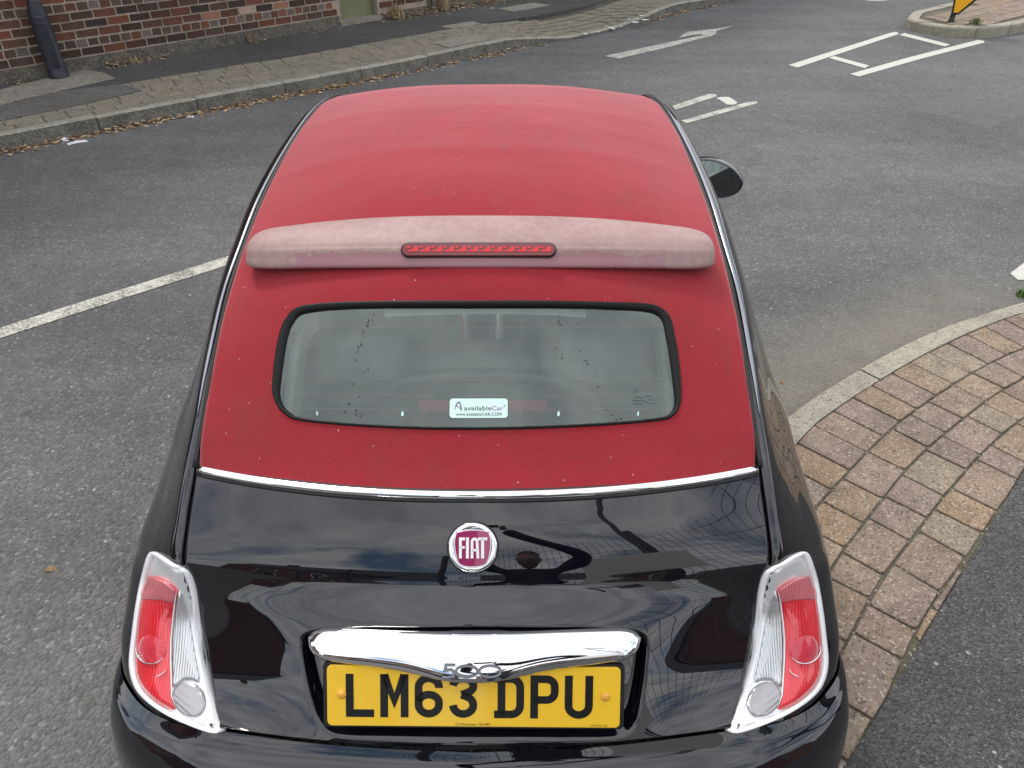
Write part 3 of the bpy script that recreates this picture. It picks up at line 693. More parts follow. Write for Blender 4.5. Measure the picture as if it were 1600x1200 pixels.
# --- street lamp base (dark blue post)
M['bluepost'] = mat('dark_blue_paint', (.018, .026, .045), .5); nt, p = pn(M['bluepost']); co = coords(nt)
nt.links.new(mixc(nt, rmp(nt, noise(nt, co, 14, 7, .75), [(.45, g(0)), (.8, g(.8))]), (.012, .015, .024), (.06, .064, .07)), p.inputs['Base Color'])
lp = thing('street_lamp', 'dark blue street lamp post with a thicker base against the brick wall', 'lamp post', (*gp(93, 121, FZ), FZ))
def lathe(name, prof, m, parent, n=20, smooth=True):
    V = []; F = []
    for r, z in prof:
        for i in range(n): a = 2 * math.pi * i / n; V.append((r * math.cos(a), r * math.sin(a), z))
    for k in range(len(prof) - 1):
        for i in range(n): j = (i + 1) % n; F.append((k * n + i, k * n + j, (k + 1) * n + j, (k + 1) * n + i))
    F.append(tuple((len(prof) - 1) * n + i for i in range(n))); return mk(name, V, F, m, parent, smooth)
lathe('base_section', [(.096, 0), (.096, .03), (.091, .04), (.089, .58), (.087, .60)], 'bluepost', lp)
lathe('shoulder', [(.087, .60), (.083, .63), (.056, .72), (.053, .74)], 'bluepost', lp)
lathe('column', [(.053, .74), (.046, 3), (.038, 5.6)], 'bluepost', lp)
box('access_door', .09, .012, .42, 'bluepost', lp, (.048, -.076, .32), .004, (0, 0, .55))
box('lantern', .62, .2, .11, 'bezel', lp, (.33, -.05, 5.65), .03, seg=2)

# --- yellow sign on the island
sg = thing('traffic_sign', 'yellow traffic sign panel with black border standing on the island', 'sign', (*gp(1486, 34, IZ), IZ))
M['signyellow'] = mat('sign_yellow', (.82, .42, .01), .35); M['signblack'] = mat('sign_black', (.012, .012, .012), .45)
lathe('post', [(.045, 0), (.042, .02), (.036, .03), (.034, .30), (.034, .9)], 'signblack', sg, 16)
# tapered panel: narrow foot, widening upwards; faces the camera side
fx = Vector((.985, -.17, 0)).normalized(); mt = Matrix.Translation((0, -.045, 0)) @ frame((0, 0, 0), fx, (-.17, -.985, 0))
outl = [(-.045, .10), (.045, .10), (.24, .31), (.44, .54), (.44, .98), (-.14, .98), (-.08, .32)]
inn = [(-.030, .125), (.028, .125), (.195, .315), (.385, .54), (.385, .95), (-.115, .95), (-.062, .33)]
prism('panel_backing', outl, -.02, .0, 'signblack', sg, mtx=mt)
prism('panel_face', inn, .0, .006, 'signyellow', sg, mtx=mt)

# ================================================================== THE CAR
car = thing('parked_car', 'small glossy black convertible with a faded red fabric roof parked at the kerb', 'car')
# ---- fabric roof: centre profile C and edge E (y, z / x, y, z)
FC = [(.440, 1.078), (.485, 1.108), (.54, 1.153), (.63, 1.236), (.723, 1.317), (.794, 1.363), (.95, 1.424), (1.16, 1.465), (1.46, 1.487), (1.76, 1.474), (1.96, 1.438), (2.08, 1.400)]
FE = [(.548, .515, 1.073), (.552, .548, 1.10), (.552, .585, 1.128), (.551, .665, 1.178), (.549, .76, 1.235), (.546, .84, 1.275), (.543, .98, 1.325), (.54, 1.18, 1.374), (.534, 1.46, 1.409), (.525, 1.76, 1.421), (.518, 1.95, 1.40), (.51, 2.06, 1.372)]
NT, NS = 200, 161
C_ = crN(np.array(FC), NT); E_ = crN(np.array(FE), NT); ss = np.linspace(-1, 1, NS); wgt = np.abs(ss) ** 2.25
Fp = np.zeros((NT, NS, 3)); Fp[:, :, 0] = E_[:, :1] * ss
for k in (0, 1): Fp[:, :, k + 1] = C_[:, k:k + 1] * (1 - wgt) + E_[:, k + 1:k + 2] * wgt
# hoops under the cloth and slight slack between them
yy = Fp[:, :, 1]
for yb in (1.22, 1.52, 1.80): Fp[:, :, 2] += .0018 * np.exp(-((yy - yb - .03 * (ss ** 2)) / .035) ** 2) * (1 - ss ** 6)
Fp[:, :, 2] += .002 * np.sin(yy * 9 + ss * 3) * np.cos(ss * 4)
# round the lower corners a little
fabTree = bvh(Fp)
WIN = [(448, 500), (462, 484), (490, 477), (560, 473), (660, 472), (750, 472), (850, 472), (950, 474), (1005, 476), (1030, 482), (1045, 497), (1052, 525), (1058, 560), (1062, 605), (1060, 632), (1050, 648), (1030, 655), (950, 662), (850, 667), (750, 669), (650, 668), (550, 663), (470, 655), (447, 645), (434, 630), (428, 610), (430, 575), (435, 540), (441, 515)]
wl = [hit([fabTree], *p) for p in WIN]
wpts = smooth_loop([tuple(h[0]) for h in wl], 140); wnor = smooth_loop([tuple(h[1]) for h in wl], 140)
# symmetrise the window about the car's centre plane
wpoly = wpts[:, :2]
Fc = (Fp[:-1, :-1] + Fp[1:, 1:]) / 2
hole = inpoly(wpoly, Fc[:, :, 0], Fc[:, :, 1])
# turned-down border all round
def border(P, dv, n_in=.0):
    top = P[:1] + np.array(dv); bot = P[-1:] + np.array(dv); Q = np.concatenate([top, P, bot]); l = Q[:, :1] + np.array(dv); r = Q[:, -1:] + np.array(dv)
    return np.concatenate([l, Q, r], 1)
Fb = border(Fp, (0, .006, -.012)); kp = np.pad(~hole, 1, constant_values=True)
gobj('fabric_roof', Fb, 'fabric', car, keep=kp)
inner = Fp.copy()[::4, ::4] + np.array([0, .004, -.02]); hi = hole[::4, ::4]
ic = (inner[:-1, :-1] + inner[1:, 1:]) / 2
gobj('headliner', inner, 'headliner', car, keep=~inpoly(wpoly * np.array([1.02, 1]), ic[:, :, 0], ic[:, :, 1]))
# ---- rear window
gm = inpoly(np.array(wpoly), Fp[:, :, 0], Fp[:, :, 1])
Gs = Fp + np.array([0, .0035, -.004]); gk = inpoly(np.array(wpoly), Fc[:, :, 0], Fc[:, :, 1])
rw = gobj('rear_window', Gs, 'glass', car, keep=gk)
# black seal: broad on top and sides, thin along the bottom
V = []; F = []; n = len(wpts); cen = wpts.mean(0)
wid = []
for i in range(n):
    px = wpts[i]; rel = px - cen; lower = np.clip((-rel[1] - .02) / .05, 0, 1); side = abs(rel[0]) > .33
    wid.append(.0115 * (1 - lower) + .0022 * lower + (.0025 if side else 0))
wid = np.convolve(np.r_[wid[-4:], wid, wid[:4]], np.ones(9) / 9, 'valid')
for i in range(n):
    t = wpts[(i + 1) % n] - wpts[i - 1]; nn = wnor[i] / np.linalg.norm(wnor[i]); t /= np.linalg.norm(t); s_ = np.cross(nn, t); s_ = s_ if s_ @ (cen - wpts[i]) > 0 else -s_
    p_ = wpts[i]
    V += [p_ - s_ * .004 - nn * .001, p_ - s_ * .002 + nn * .0035, p_ + s_ * .002 + nn * .004, p_ + s_ * (wid[i] * .6) + nn * .001, p_ + s_ * wid[i] - nn * .0035, p_ + s_ * wid[i] - nn * .009]
for i in range(n):
    j = (i + 1) % n
    for k in range(5): F.append((i * 6 + k, i * 6 + k + 1, j * 6 + k + 1, j * 6 + k))
mk('window_seal', V, F, 'seal', car, True)
glassTree = bvh(Gs)
# heater lines (thin, on the inside of the glass)
for py in (512, 540, 568, 594, 618, 640):
    xs = np.linspace(447 if py > 500 else 460, 1046, 26); pts = []
    for x in xs:
        h, n_ = hit([glassTree], x, py + ((x - 750) / 300) ** 2 * -3.); pts.append(np.array(h) - np.array(n_) * .0012)
    sweep('heating_line', pts, [(-.0006, 0), (0, .0003), (.0006, 0), (0, -.0003)], 'wire', rw, up=(0, -.6, .8), cap=False)
# sticker, on the inside of the glass
h, n_ = hit([glassTree], 748, 638); stm = frame(np.array(h) + np.array(n_) * .0012, (1, 0, 0), n_)
sw, sh = .1135, .0385
rr = .006; rp = arc(sw / 2 - rr, sh / 2 - rr, rr, rr, 0, 90, 5) + arc(-sw / 2 + rr, sh / 2 - rr, rr, rr, 90, 180, 5) + arc(-sw / 2 + rr, -sh / 2 + rr, rr, rr, 180, 270, 5) + arc(sw / 2 - rr, -sh / 2 + rr, rr, rr, 270, 360, 5)
st = prism('window_sticker', [(x * 1.02, y * 1.05) for x, y in rp], -.0002, .0002, 'ink', car, mtx=stm)
st2 = prism('sticker_face', rp, .0002, .0005, 'sticker', st, mtx=stm)
def T(x, y, z): return stm @ Matrix.Translation((x, y, z))
text('lettering', 'available', .0125, 'ink', st, T(-.0285, -.0040, .0007), .0535)
text('lettering', 'Car', .0125, 'ink2', st, T(.0258, -.0040, .0007), .0215)
text('lettering', '®', .006, 'ink', st, T(.0485, .0025, .0007), .003)
text('lettering', 'www.availableCAR.COM', .0085, 'ink', st, T(-.0445, -.0145, .0007), .089)
strokes('logo', [([(-.0445, .003), (-.0425, .008), (-.040, .0105), (-.038, .0108), (-.0365, .009), (-.035, .003), (-.034, -.0055)], .0022, False)], .0006, 'ink', st, stm @ Matrix.Translation((0, .001, .0004)))
strokes('logo', [([(-.047, .0035), (-.043, .0035), (-.039, .0015), (-.0355, -.002)], .0014, False), ([(-.0465, -.003), (-.0455, .0), (-.044, .003)], .0012, False)], .0006, 'ink2', st, stm @ Matrix.Translation((0, .001, .0004)))
# maker's etching in the corner
etch = [T]
for k, (px, py, wd_) in enumerate([(992, 611, .006), (990, 622, .02), (988, 627, .026), (990, 632, .018), (1010, 620, .01), (1012, 626, .012), (1010, 631, .02)]):
    h, n_ = hit([glassTree], px, py); m_ = frame(np.array(h) + np.array(n_) * .0008, (1, 0, 0), n_)
    if k == 0: strokes('etched_mark', [(arc(0, 0, .004, .004, 0, 360, 14)[:-1], .0008, True), ([(-.002, 0), (.002, 0)], .0012, False)], .0002, 'ink', rw, m_)
    else: text('etched_mark', ['', 'TEMPERLITE', 'E3 43R-001582', 'DOT 282 M50', 'AS2', '0713', 'FL-H 1'][k], .0042, 'ink', rw, m_, wd_, .0001)

# ---- spoiler
SC = np.array([(.945, 1.405), (.930, 1.4205), (.895, 1.4225), (.855, 1.4150), (.832, 1.407), (.822, 1.401), (.815, 1.3965), (.806, 1.384), (.795, 1.3705), (.797, 1.3635), (.815, 1.357), (.85, 1.36)])
SE = np.array([(.965, 1.325), (.948, 1.372), (.92, 1.3815), (.895, 1.3805), (.882, 1.3745), (.874, 1.3695), (.868, 1.3645), (.861, 1.354), (.853, 1.339), (.856, 1.330), (.875, 1.318), (.90, 1.31)])
SCd, SEd = crN(SC, 67), crN(SE, 67)
qs = np.concatenate([np.linspace(-1, -.83, 21), np.linspace(-.83, .83, 61)[1:-1], np.linspace(.83, 1, 21)])
SP = np.zeros((len(qs), 67, 3))
for i, q in enumerate(qs):
    a = abs(q) ** 2.6; pr = SCd * (1 - a) + SEd * a
    e = max(0, (abs(q) - .83) / .17); k = 1 - (1 - math.sqrt(max(0, 1 - e ** 2.3))) * .94
    piv = pr[38] + np.array([.035, -.022]); pr = piv + (pr - piv) * k
    SP[i, :, 0] = .5065 * (q if abs(q) < .83 else math.copysign(.83 + .17 * math.sin(e * math.pi / 2), q)); SP[i, :, 1:] = pr
gobj('spoiler', SP, 'faded', car, flip=True)
# brake light set into the ridge
bo, bn = np.array([0, .8145, 1.3945]), np.array([0, -.80, .60]); bm_ = frame(bo, (1, 0, 0), bn)
def pill(hw, hh, n=8, b=.0): return arc(hw - hh, 0, hh, hh, -90, 90, n) + arc(-hw + hh, 0, hh, hh, 90, 270, n)
bl = prism('brake_light', pill(.1590, .0152), -.03, .0060, 'rubber', car, bev=.002, mtx=bm_)
prism('lens_rim', pill(.1562, .0126), .0060, .0078, 'brake_dark', bl, bev=.0012, mtx=bm_)
prism('lens', pill(.1515, .0062), .0078, .0088, 'brake_dark', bl, mtx=bm_)
for k in range(12):
    x0 = -.1475 + k * .0246
    prism('reflector_cell', [(x0 + .001, -.0048), (x0 + .0238, -.0048), (x0 + .0238, .0058), (x0 + .018, .0058), (x0 + .013, .0005), (x0 + .006, -.001)], .0088, .0100, 'brake_red', bl, bev=.0008, mtx=bm_)
    prism('reflector_cell', [(x0 + .0015, .0015), (x0 + .008, .003), (x0 + .013, .0058), (x0 + .0015, .0058)], .0088, .0105, 'brake_red', bl, bev=.0006, mtx=bm_)

# ---- boot lid
HC = [(.43, 1.070), (.409, 1.0530), (.3875, 1.0343), (.3644, 1.0100), (.3388, .9767), (.3240, .9543), (.3165, .9478), (.295, .9395), (.2481, .9202), (.2022, .8818), (.169, .837), (.142, .792), (.1194, .7477)]
HE = [(0.56, 0.513, 1.065), (0.5642, 0.476, 1.03), (0.5668, 0.45, 1.004), (0.5689, 0.418, 0.975), (0.5702, 0.393, 0.952), (0.5701, 0.385, 0.935), (0.5691, 0.383, 0.922), (0.5646, 0.373, 0.886), (0.559, 0.355, 0.85), (0.549, 0.329, 0.804), (0.524, 0.264, 0.757), (0.502, 0.215, 0.744), (0.4795, 0.1665, 0.7405)]
NH, NHS = 193, 221
C2, E2 = crN(np.array(HC), NH), crN(np.array(HE), NH)
tt_ = np.linspace(0, 12, NH)
for a_, b_, dg_ in ((0, 81, 3), (81, NH, 5)):                           # fair the side edges above and below the crease
    for k in range(3):
        o_ = E2[a_:b_, k].copy(); f_ = np.polyval(np.polyfit(tt_[a_:b_], o_, dg_), tt_[a_:b_]); u_ = np.linspace(0, 1, b_ - a_)
        E2[a_:b_, k] = f_ + (o_[0] - f_[0]) * (1 - u_) + (o_[-1] - f_[-1]) * u_
hs = np.linspace(-1, 1, NHS); hw = np.abs(hs) ** 1.78
Hp = np.zeros((NH, NHS, 3)); Hp[:, :, 0] = (E2[:, :1] - .0025) * hs
for k in (0, 1): Hp[:, :, k + 1] = C2[:, k:k + 1] * (1 - hw) + E2[:, k + 1:k + 2] * hw
Hraw = Hp.copy(); hatchTree = bvh(Hraw)
# recess for the plate: outline found on the raw lid, in (x, z)
REC = [(472, 1010), (482, 992), (520, 986), (600, 982), (745, 980), (890, 982), (970, 986), (1000, 992), (1010, 1010), (1006, 1060), (998, 1110), (988, 1138), (960, 1152), (850, 1158), (745, 1160), (640, 1157), (540, 1151), (508, 1138), (490, 1105), (478, 1055)]
rp3 = smooth_loop([tuple(hit([hatchTree], *p)[0]) for p in REC], 90); rp3[:, 0] = rp3[:, 0]
rpoly = rp3[:, [0, 2]]
ins = inpoly(rpoly, Hp[:, :, 0], Hp[:, :, 2]); dd = pdist(rpoly, Hp[:, :, 0], Hp[:, :, 2])
sd_ = np.where(ins, dd, -dd); f = np.clip((sd_ + .003) / .018, 0, 1); f = f * f * (3 - 2 * f)
Hp[:, :, 1] += .030 * f; Hp[:, :, 2] -= .006 * f
Hb = border(Hp, (0, .008, -.008)); gobj('boot_lid', Hb, 'black', car)

# ---- chrome strip along the top of the lid
sp = []; 
for s_ in np.linspace(-1, 1, 81):
    a = abs(s_) ** 2.2; sp.append((.5535 * s_, .4345 * (1 - a) + .515 * a, 1.0745 * (1 - a) + 1.0655 * a))
sweep('chrome_strip', sp, [(-.0085, -.004), (-.0085, .001), (-.006, .0045), (-.002, .006), (.003, .0055), (.007, .0025), (.0085, -.001), (.0085, -.004)], 'chrome', car, up=(0, -.62, .78))
sweep('strip_gasket', [np.array(p) + np.array([0, -.0075, -.0085]) for p in sp], circ(.004, 8), 'rubber', car, up=(0, -.62, .78))
sweep('strip_gasket', [np.array(p) + np.array([0, .0075, .003]) for p in sp], circ(.004, 8), 'rubber', car, up=(0, -.62, .78))

# ---- rear quarters with the roof rail and A pillar (one sheet each side)
QT = [
 [(0.482, 0.166, 0.741), (0.54, 0.18, 0.722), (0.62, 0.212, 0.7), (0.7, 0.275, 0.678), (0.772, 0.37, 0.655), (0.803, 0.55, 0.63)],
 [(0.507, 0.215, 0.737), (0.5606, 0.228, 0.732), (0.6312, 0.25, 0.7265), (0.7072, 0.3086, 0.7101), (0.775, 0.4, 0.69), (0.806, 0.585, 0.66)],
 [(0.526, 0.259, 0.752), (0.574, 0.2699, 0.7514), (0.6382, 0.2905, 0.7505), (0.708, 0.3449, 0.7423), (0.772, 0.44, 0.728), (0.806, 0.62, 0.7)],
 [(0.5525, 0.329, 0.807), (0.5941, 0.3376, 0.8089), (0.6462, 0.3525, 0.8085), (0.704, 0.4008, 0.801), (0.768, 0.5, 0.78), (0.803, 0.68, 0.74)],
 [(0.5625, 0.355, 0.853), (0.5962, 0.3624, 0.8537), (0.6445, 0.3845, 0.849), (0.6984, 0.4367, 0.8352), (0.765, 0.545, 0.805), (0.801, 0.74, 0.755)],
 [(0.5737, 0.386, 0.941), (0.5996, 0.3924, 0.9344), (0.6366, 0.417, 0.914), (0.6881, 0.4693, 0.8831), (0.76, 0.58, 0.832), (0.8, 0.78, 0.77)],
 [(0.571, 0.441, 0.999), (0.5928, 0.4476, 0.9938), (0.6278, 0.48, 0.9675), (0.6801, 0.5429, 0.9241), (0.756, 0.66, 0.858), (0.799, 0.86, 0.785)],
 [(0.5638, 0.51, 1.065), (0.5857, 0.5203, 1.0602), (0.6192, 0.559, 1.0325), (0.6688, 0.6316, 0.9859), (0.743, 0.75, 0.908), (0.795, 0.93, 0.81)],
 [(.5585, .595, 1.128), (.578, .605, 1.125), (.607, .645, 1.10), (.65, .715, 1.055), (.722, .80, .972), (.782, .98, .87)],
 [(.557, .69, 1.190), (.573, .697, 1.19), (.597, .735, 1.172), (.632, .80, 1.125), (.690, .865, 1.045), (.75, 1.02, .955)],
 [(.554, .84, 1.272), (.567, .845, 1.273), (.585, .87, 1.262), (.608, .91, 1.235), (.636, .965, 1.185), (.665, 1.03, 1.10)],
 [(.549, .98, 1.322), (.561, .985, 1.3235), (.576, 1.0, 1.315), (.594, 1.025, 1.297), (.612, 1.06, 1.27), (.622, 1.085, 1.24)],
 [(.546, 1.18, 1.371), (.557, 1.18, 1.373), (.570, 1.19, 1.368), (.584, 1.205, 1.354), (.597, 1.225, 1.332), (.604, 1.235, 1.305)],
 [(.54, 1.46, 1.406), (.550, 1.46, 1.408), (.562, 1.465, 1.404), (.574, 1.47, 1.391), (.586, 1.48, 1.370), (.593, 1.485, 1.345)],
 [(.531, 1.76, 1.418), (.540, 1.76, 1.420), (.551, 1.76, 1.415), (.562, 1.765, 1.400), (.572, 1.77, 1.378), (.578, 1.77, 1.355)],
 [(.518, 2.05, 1.375), (.527, 2.05, 1.376), (.538, 2.05, 1.368), (.549, 2.055, 1.350), (.559, 2.06, 1.330), (.565, 2.06, 1.305)],
 [(.555, 2.36, 1.19), (.565, 2.36, 1.192), (.578, 2.36, 1.186), (.591, 2.36, 1.17), (.603, 2.36, 1.15), (.61, 2.36, 1.13)],
 [(.60, 2.64, .995), (.61, 2.64, .998), (.627, 2.64, .992), (.645, 2.64, .975), (.66, 2.64, .955), (.67, 2.64, .93)],
]
Q = surf(QT, 205, 41)
def mir(P): M_ = P.copy(); M_[..., 0] *= -1; return M_
qtrees = []
for sgn in (1, -1):
    P = Q if sgn > 0 else mir(Q); qtrees.append(bvh(P))
    pad = P[:, :1] + np.array([-.002 * sgn, .006, -.014]); P2 = np.concatenate([pad, P], 1)
    gobj('rear_quarter', P2, 'black', car, flip=sgn > 0)
    # bright moulding beside the cloth and its dark gutter
    I0, I1 = 96, 194
    k0 = [Q[i, 5] * np.array([sgn, 1, 1]) + np.array([0, 0, .0022]) for i in range(I0, I1, 2)]
    sc = [min(1, (j + 1) / 8) for j in range(len(k0))]
    sweep('roof_moulding', k0, [(-.0046, -.004), (-.0046, .0008), (-.002, .0022), (.002, .0022), (.0046, .0008), (.0046, -.004)], 'satin', car, up=(sgn * .35, -.1, .9), scale=sc)
    k1 = [Q[i, 0] * np.array([sgn, 1, 1]) + np.array([-.003 * sgn, 0, -.001]) for i in range(85, I1, 2)]
    sweep('roof_gutter', k1, circ(.0055, 8), 'rubber', car, up=(0, -.3, .9))
# roof header rail above the windscreen
hd_ = [( .52 * s_, 2.075 - .03 * abs(s_) ** 2.2, 1.368 * (1 - abs(s_) ** 2.2) + 1.345 * abs(s_) ** 2.2) for s_ in np.linspace(-1, 1, 31)]
sweep('header_rail', hd_, [(-.03, -.02), (-.03, .0), (-.02, .006), (.02, .002), (.035, -.015)], 'black', car, up=(0, .2, .97))

# ---- tail lamps: the left one is traced on the body sheet and mirrored
trees = [qtrees[1], hatchTree]
LO = [(242.8, 861.6), (257, 869), (272.5, 880), (286.7, 886), (298, 895), (306, 915), (311, 946), (316.5, 1000), (324, 1055), (336, 1103), (345, 1136), (342, 1145), (319, 1140), (285.5, 1126.5), (259.6, 1113.6), (233.8, 1095.5), (215.7, 1075), (207.5, 1050), (206.5, 1025), (210.5, 989.5), (214.4, 958.5), (221, 920), (228.6, 888), (235, 868)]
def loop2(pts, n, round_=True): return smooth_loop(pts, n) if round_ else np.asarray(pts, float)
def insetpx(P, d):
    return inset_loop(P, d)
LOs = smooth_loop(LO, 96)
LIs = insetpx(LOs, 6.0)
LLs = insetpx(LOs, 6.2)
LN = sum((hit(trees, *p)[1] for p in list(LOs) + list(insetpx(LOs, 20))), Vector((0, 0, 0))).normalized()          # one common outward direction for the lamp
def lpatch(name, loop, lift0, lift1, m, parent, sgn, rings=7, dome=.0):
    """patch lying on the body sheet, raised lift1 at its rim (with a wall down to lift0), domed towards the middle"""
    lp_ = np.asarray(loop, float); c = lp_.mean(0); n = len(lp_); V = []; F = []
    fr = [1.0] + [1 - (k / rings) for k in range(0, rings)]
    for r, f in enumerate(fr):
        for p in lp_:
            q = c + (p - c) * f; h, n_ = hit(trees, *q); lift = lift0 if r == 0 else lift1 + dome * (1 - f ** 2)
            a = np.array(h) + np.array(LN) * lift; V.append((a[0] * sgn * -1, a[1], a[2]))
    h, n_ = hit(trees, *c); a = np.array(h) + np.array(LN) * (lift1 + dome); V.append((-a[0] * sgn, a[1], a[2]))
    for r in range(len(fr) - 1):
        for i in range(n): j = (i + 1) % n; q = (r * n + i, r * n + j, (r + 1) * n + j, (r + 1) * n + i); F.append(q if sgn < 0 else q[::-1])
    o = (len(fr) - 1) * n
    for i in range(n): q = (o + i, o + (i + 1) % n, len(V) - 1); F.append(q if sgn < 0 else q[::-1])
    ob = mk(name, V, F, m, parent, True)
    b_ = bmesh.new(); b_.from_mesh(ob.data); bmesh.ops.recalc_face_normals(b_, faces=b_.faces); b_.to_mesh(ob.data); b_.free(); ob.data.shade_smooth()
    return ob
def lring(name, A, B, prof, m, parent, sgn):
    """ring between two pixel loops; prof = [(t, lift)]"""
    n = len(A); V = []; F = []
    for t, lift in prof:
        for p, q in zip(A, B):
            h, n_ = hit(trees, *(p + (q - p) * t)); a = np.array(h) + np.array(LN) * lift; V.append((-a[0] * sgn, a[1], a[2]))
    for r in range(len(prof) - 1):
        for i in range(n): j = (i + 1) % n; q = (r * n + i, r * n + j, (r + 1) * n + j, (r + 1) * n + i); F.append(q)
    ob = mk(name, V, F, m, parent, True)
    b_ = bmesh.new(); b_.from_mesh(ob.data); bmesh.ops.recalc_face_normals(b_, faces=b_.faces); b_.to_mesh(ob.data); b_.free(); ob.data.shade_smooth()
    return ob
def larc(name, pts, r, lift, m, parent, sgn):
    P = []
    for p in pts: h, n_ = hit(trees, *p); a = np.array(h) + np.array(LN) * lift; P.append((-a[0] * sgn, a[1], a[2]))
    k = len(P); return sweep(name, P, circ(r, 6), m, parent, up=(0, -.7, .7), scale=[.15 + .85 * math.sin(math.pi * min(1, max(0, i / (k - 1)))) ** .5 for i in range(k)])
RED = [(236.3, 900.5), (257, 906), (279.3, 922.4), (275.3, 943), (272.5, 971.4), (270.3, 1000), (270, 1031), (270.8, 1056), (270.5, 1085), (276, 1106), (267, 1106.5), (246.7, 1096), (229.5, 1080), (218.5, 1062), (215, 1041), (216, 1005), (219, 964), (224.4, 930), (230.5, 910)]
CLR = [(282, 923.5), (289.3, 936), (296.5, 961), (302.5, 997), (308, 1031), (313.5, 1064), (303, 1063), (288, 1064), (273.5, 1073), (273, 1056), (272.6, 1031), (272.8, 1000), (275, 971), (278, 943)]
for sgn in (1, -1):
    lamp = lpatch('tail_lamp', LOs, -.012, .0015, 'lampback', car, sgn, 8)
    lring('bezel', LOs, LLs, [(0, -.012), (0, .005), (.10, .0085), (.35, .0095), (.75, .0092), (.92, .008), (1.0, .006), (1.0, .001)], 'bezel', lamp, sgn)
    lpatch('red_lens', smooth_loop(RED, 80), .001, .0055, 'red_lens', lamp, sgn, 8, .003)
    tp = [(237.5, 900.5), (257, 906.2), (277.5, 922), (275, 940), (262, 938), (243, 936), (225.5, 932), (231, 911)]
    lpatch('upper_red_lens', smooth_loop(tp, 50), .006, .0088, 'red_tint', lamp, sgn, 6, .002)
    lpatch('round_lens', [(243 + 22 * math.cos(a), 1014 + 25 * math.sin(a)) for a in np.linspace(0, 2 * math.pi, 40, endpoint=False)], .0065, .0074, 'red_lens_deep', lamp, sgn, 6, .0032)
    larc('lens_ring', [(243 + 23.5 * math.cos(a), 1012 + 24 * math.sin(a)) for a in np.linspace(R(35), R(185), 24)], .0016, .0105, 'chrome', lamp, sgn)
    larc('lens_ring', [(246 + 21 * math.cos(a), 1040 + 16 * math.sin(a)) for a in np.linspace(R(15), R(80), 12)], .0009, .0105, 'bezel', lamp, sgn)
    lpatch('clear_lens', smooth_loop(CLR, 70), .001, .0045, 'clear_lens', lamp, sgn, 7, .002)
    lpatch('reversing_lens', [(299 + 25.5 * math.cos(a) * .98, 1092 + 26.5 * math.sin(a) + 5 * math.cos(a)) for a in np.linspace(0, 2 * math.pi, 48, endpoint=False)], .001, .0065, 'rev_lens', lamp, sgn, 7, .0035)
    larc('lens_divider', [(280.5, 922.5), (277, 943), (274, 971.4), (271.6, 1000), (271.3, 1031), (272.2, 1056), (272.5, 1085), (279, 1106)], .0018, .0065, 'bezel', lamp, sgn)

# ---- rear bumper
def bump_row(pts): return pts
BT = [
 [(0, .119, .741), (.24, .131, .740), (.478, .163, .735), (.60, .203, .700), (.70, .268, .672), (.775, .368, .650), (.803, .55, .625)],
 [(0, .100, .722), (.24, .111, .722), (.482, .140, .715), (.61, .188, .688), (.71, .252, .66), (.78, .355, .640), (.806, .55, .615)],
 [(0, .065, .712), (.25, .074, .712), (.49, .108, .702), (.62, .16, .672), (.72, .232, .645), (.786, .34, .622), (.810, .55, .60)],
 [(0, .03, .66), (.26, .038, .66), (.50, .078, .645), (.635, .132, .62), (.735, .212, .595), (.792, .315, .57), (.813, .55, .55)],
 [(0, .0, .50), (.27, .010, .50), (.51, .052, .495), (.645, .108, .49), (.755, .21, .487), (.800, .33, .485), (.814, .55, .48)],
 [(0, .015, .36), (.27, .025, .36), (.51, .066, .36), (.645, .125, .36), (.75, .23, .36), (.795, .34, .36), (.808, .55, .36)],
 [(0, .07, .24), (.26, .08, .24), (.49, .12, .24), (.62, .18, .24), (.72, .28, .24), (.765, .38, .24), (.775, .55, .24)],
]
Bq = surf(BT, 61, 49)
full = np.concatenate([mir(Bq)[:, :0:-1], Bq], 1); full[:, :, 1] -= .001
gobj('rear_bumper', full, 'black', car, flip=True)
seamp = [(.806, .62, .66), (.8075, .52, .636), (.797, .44, .645), (.78, .372, .653), (.755, .335, .661)]
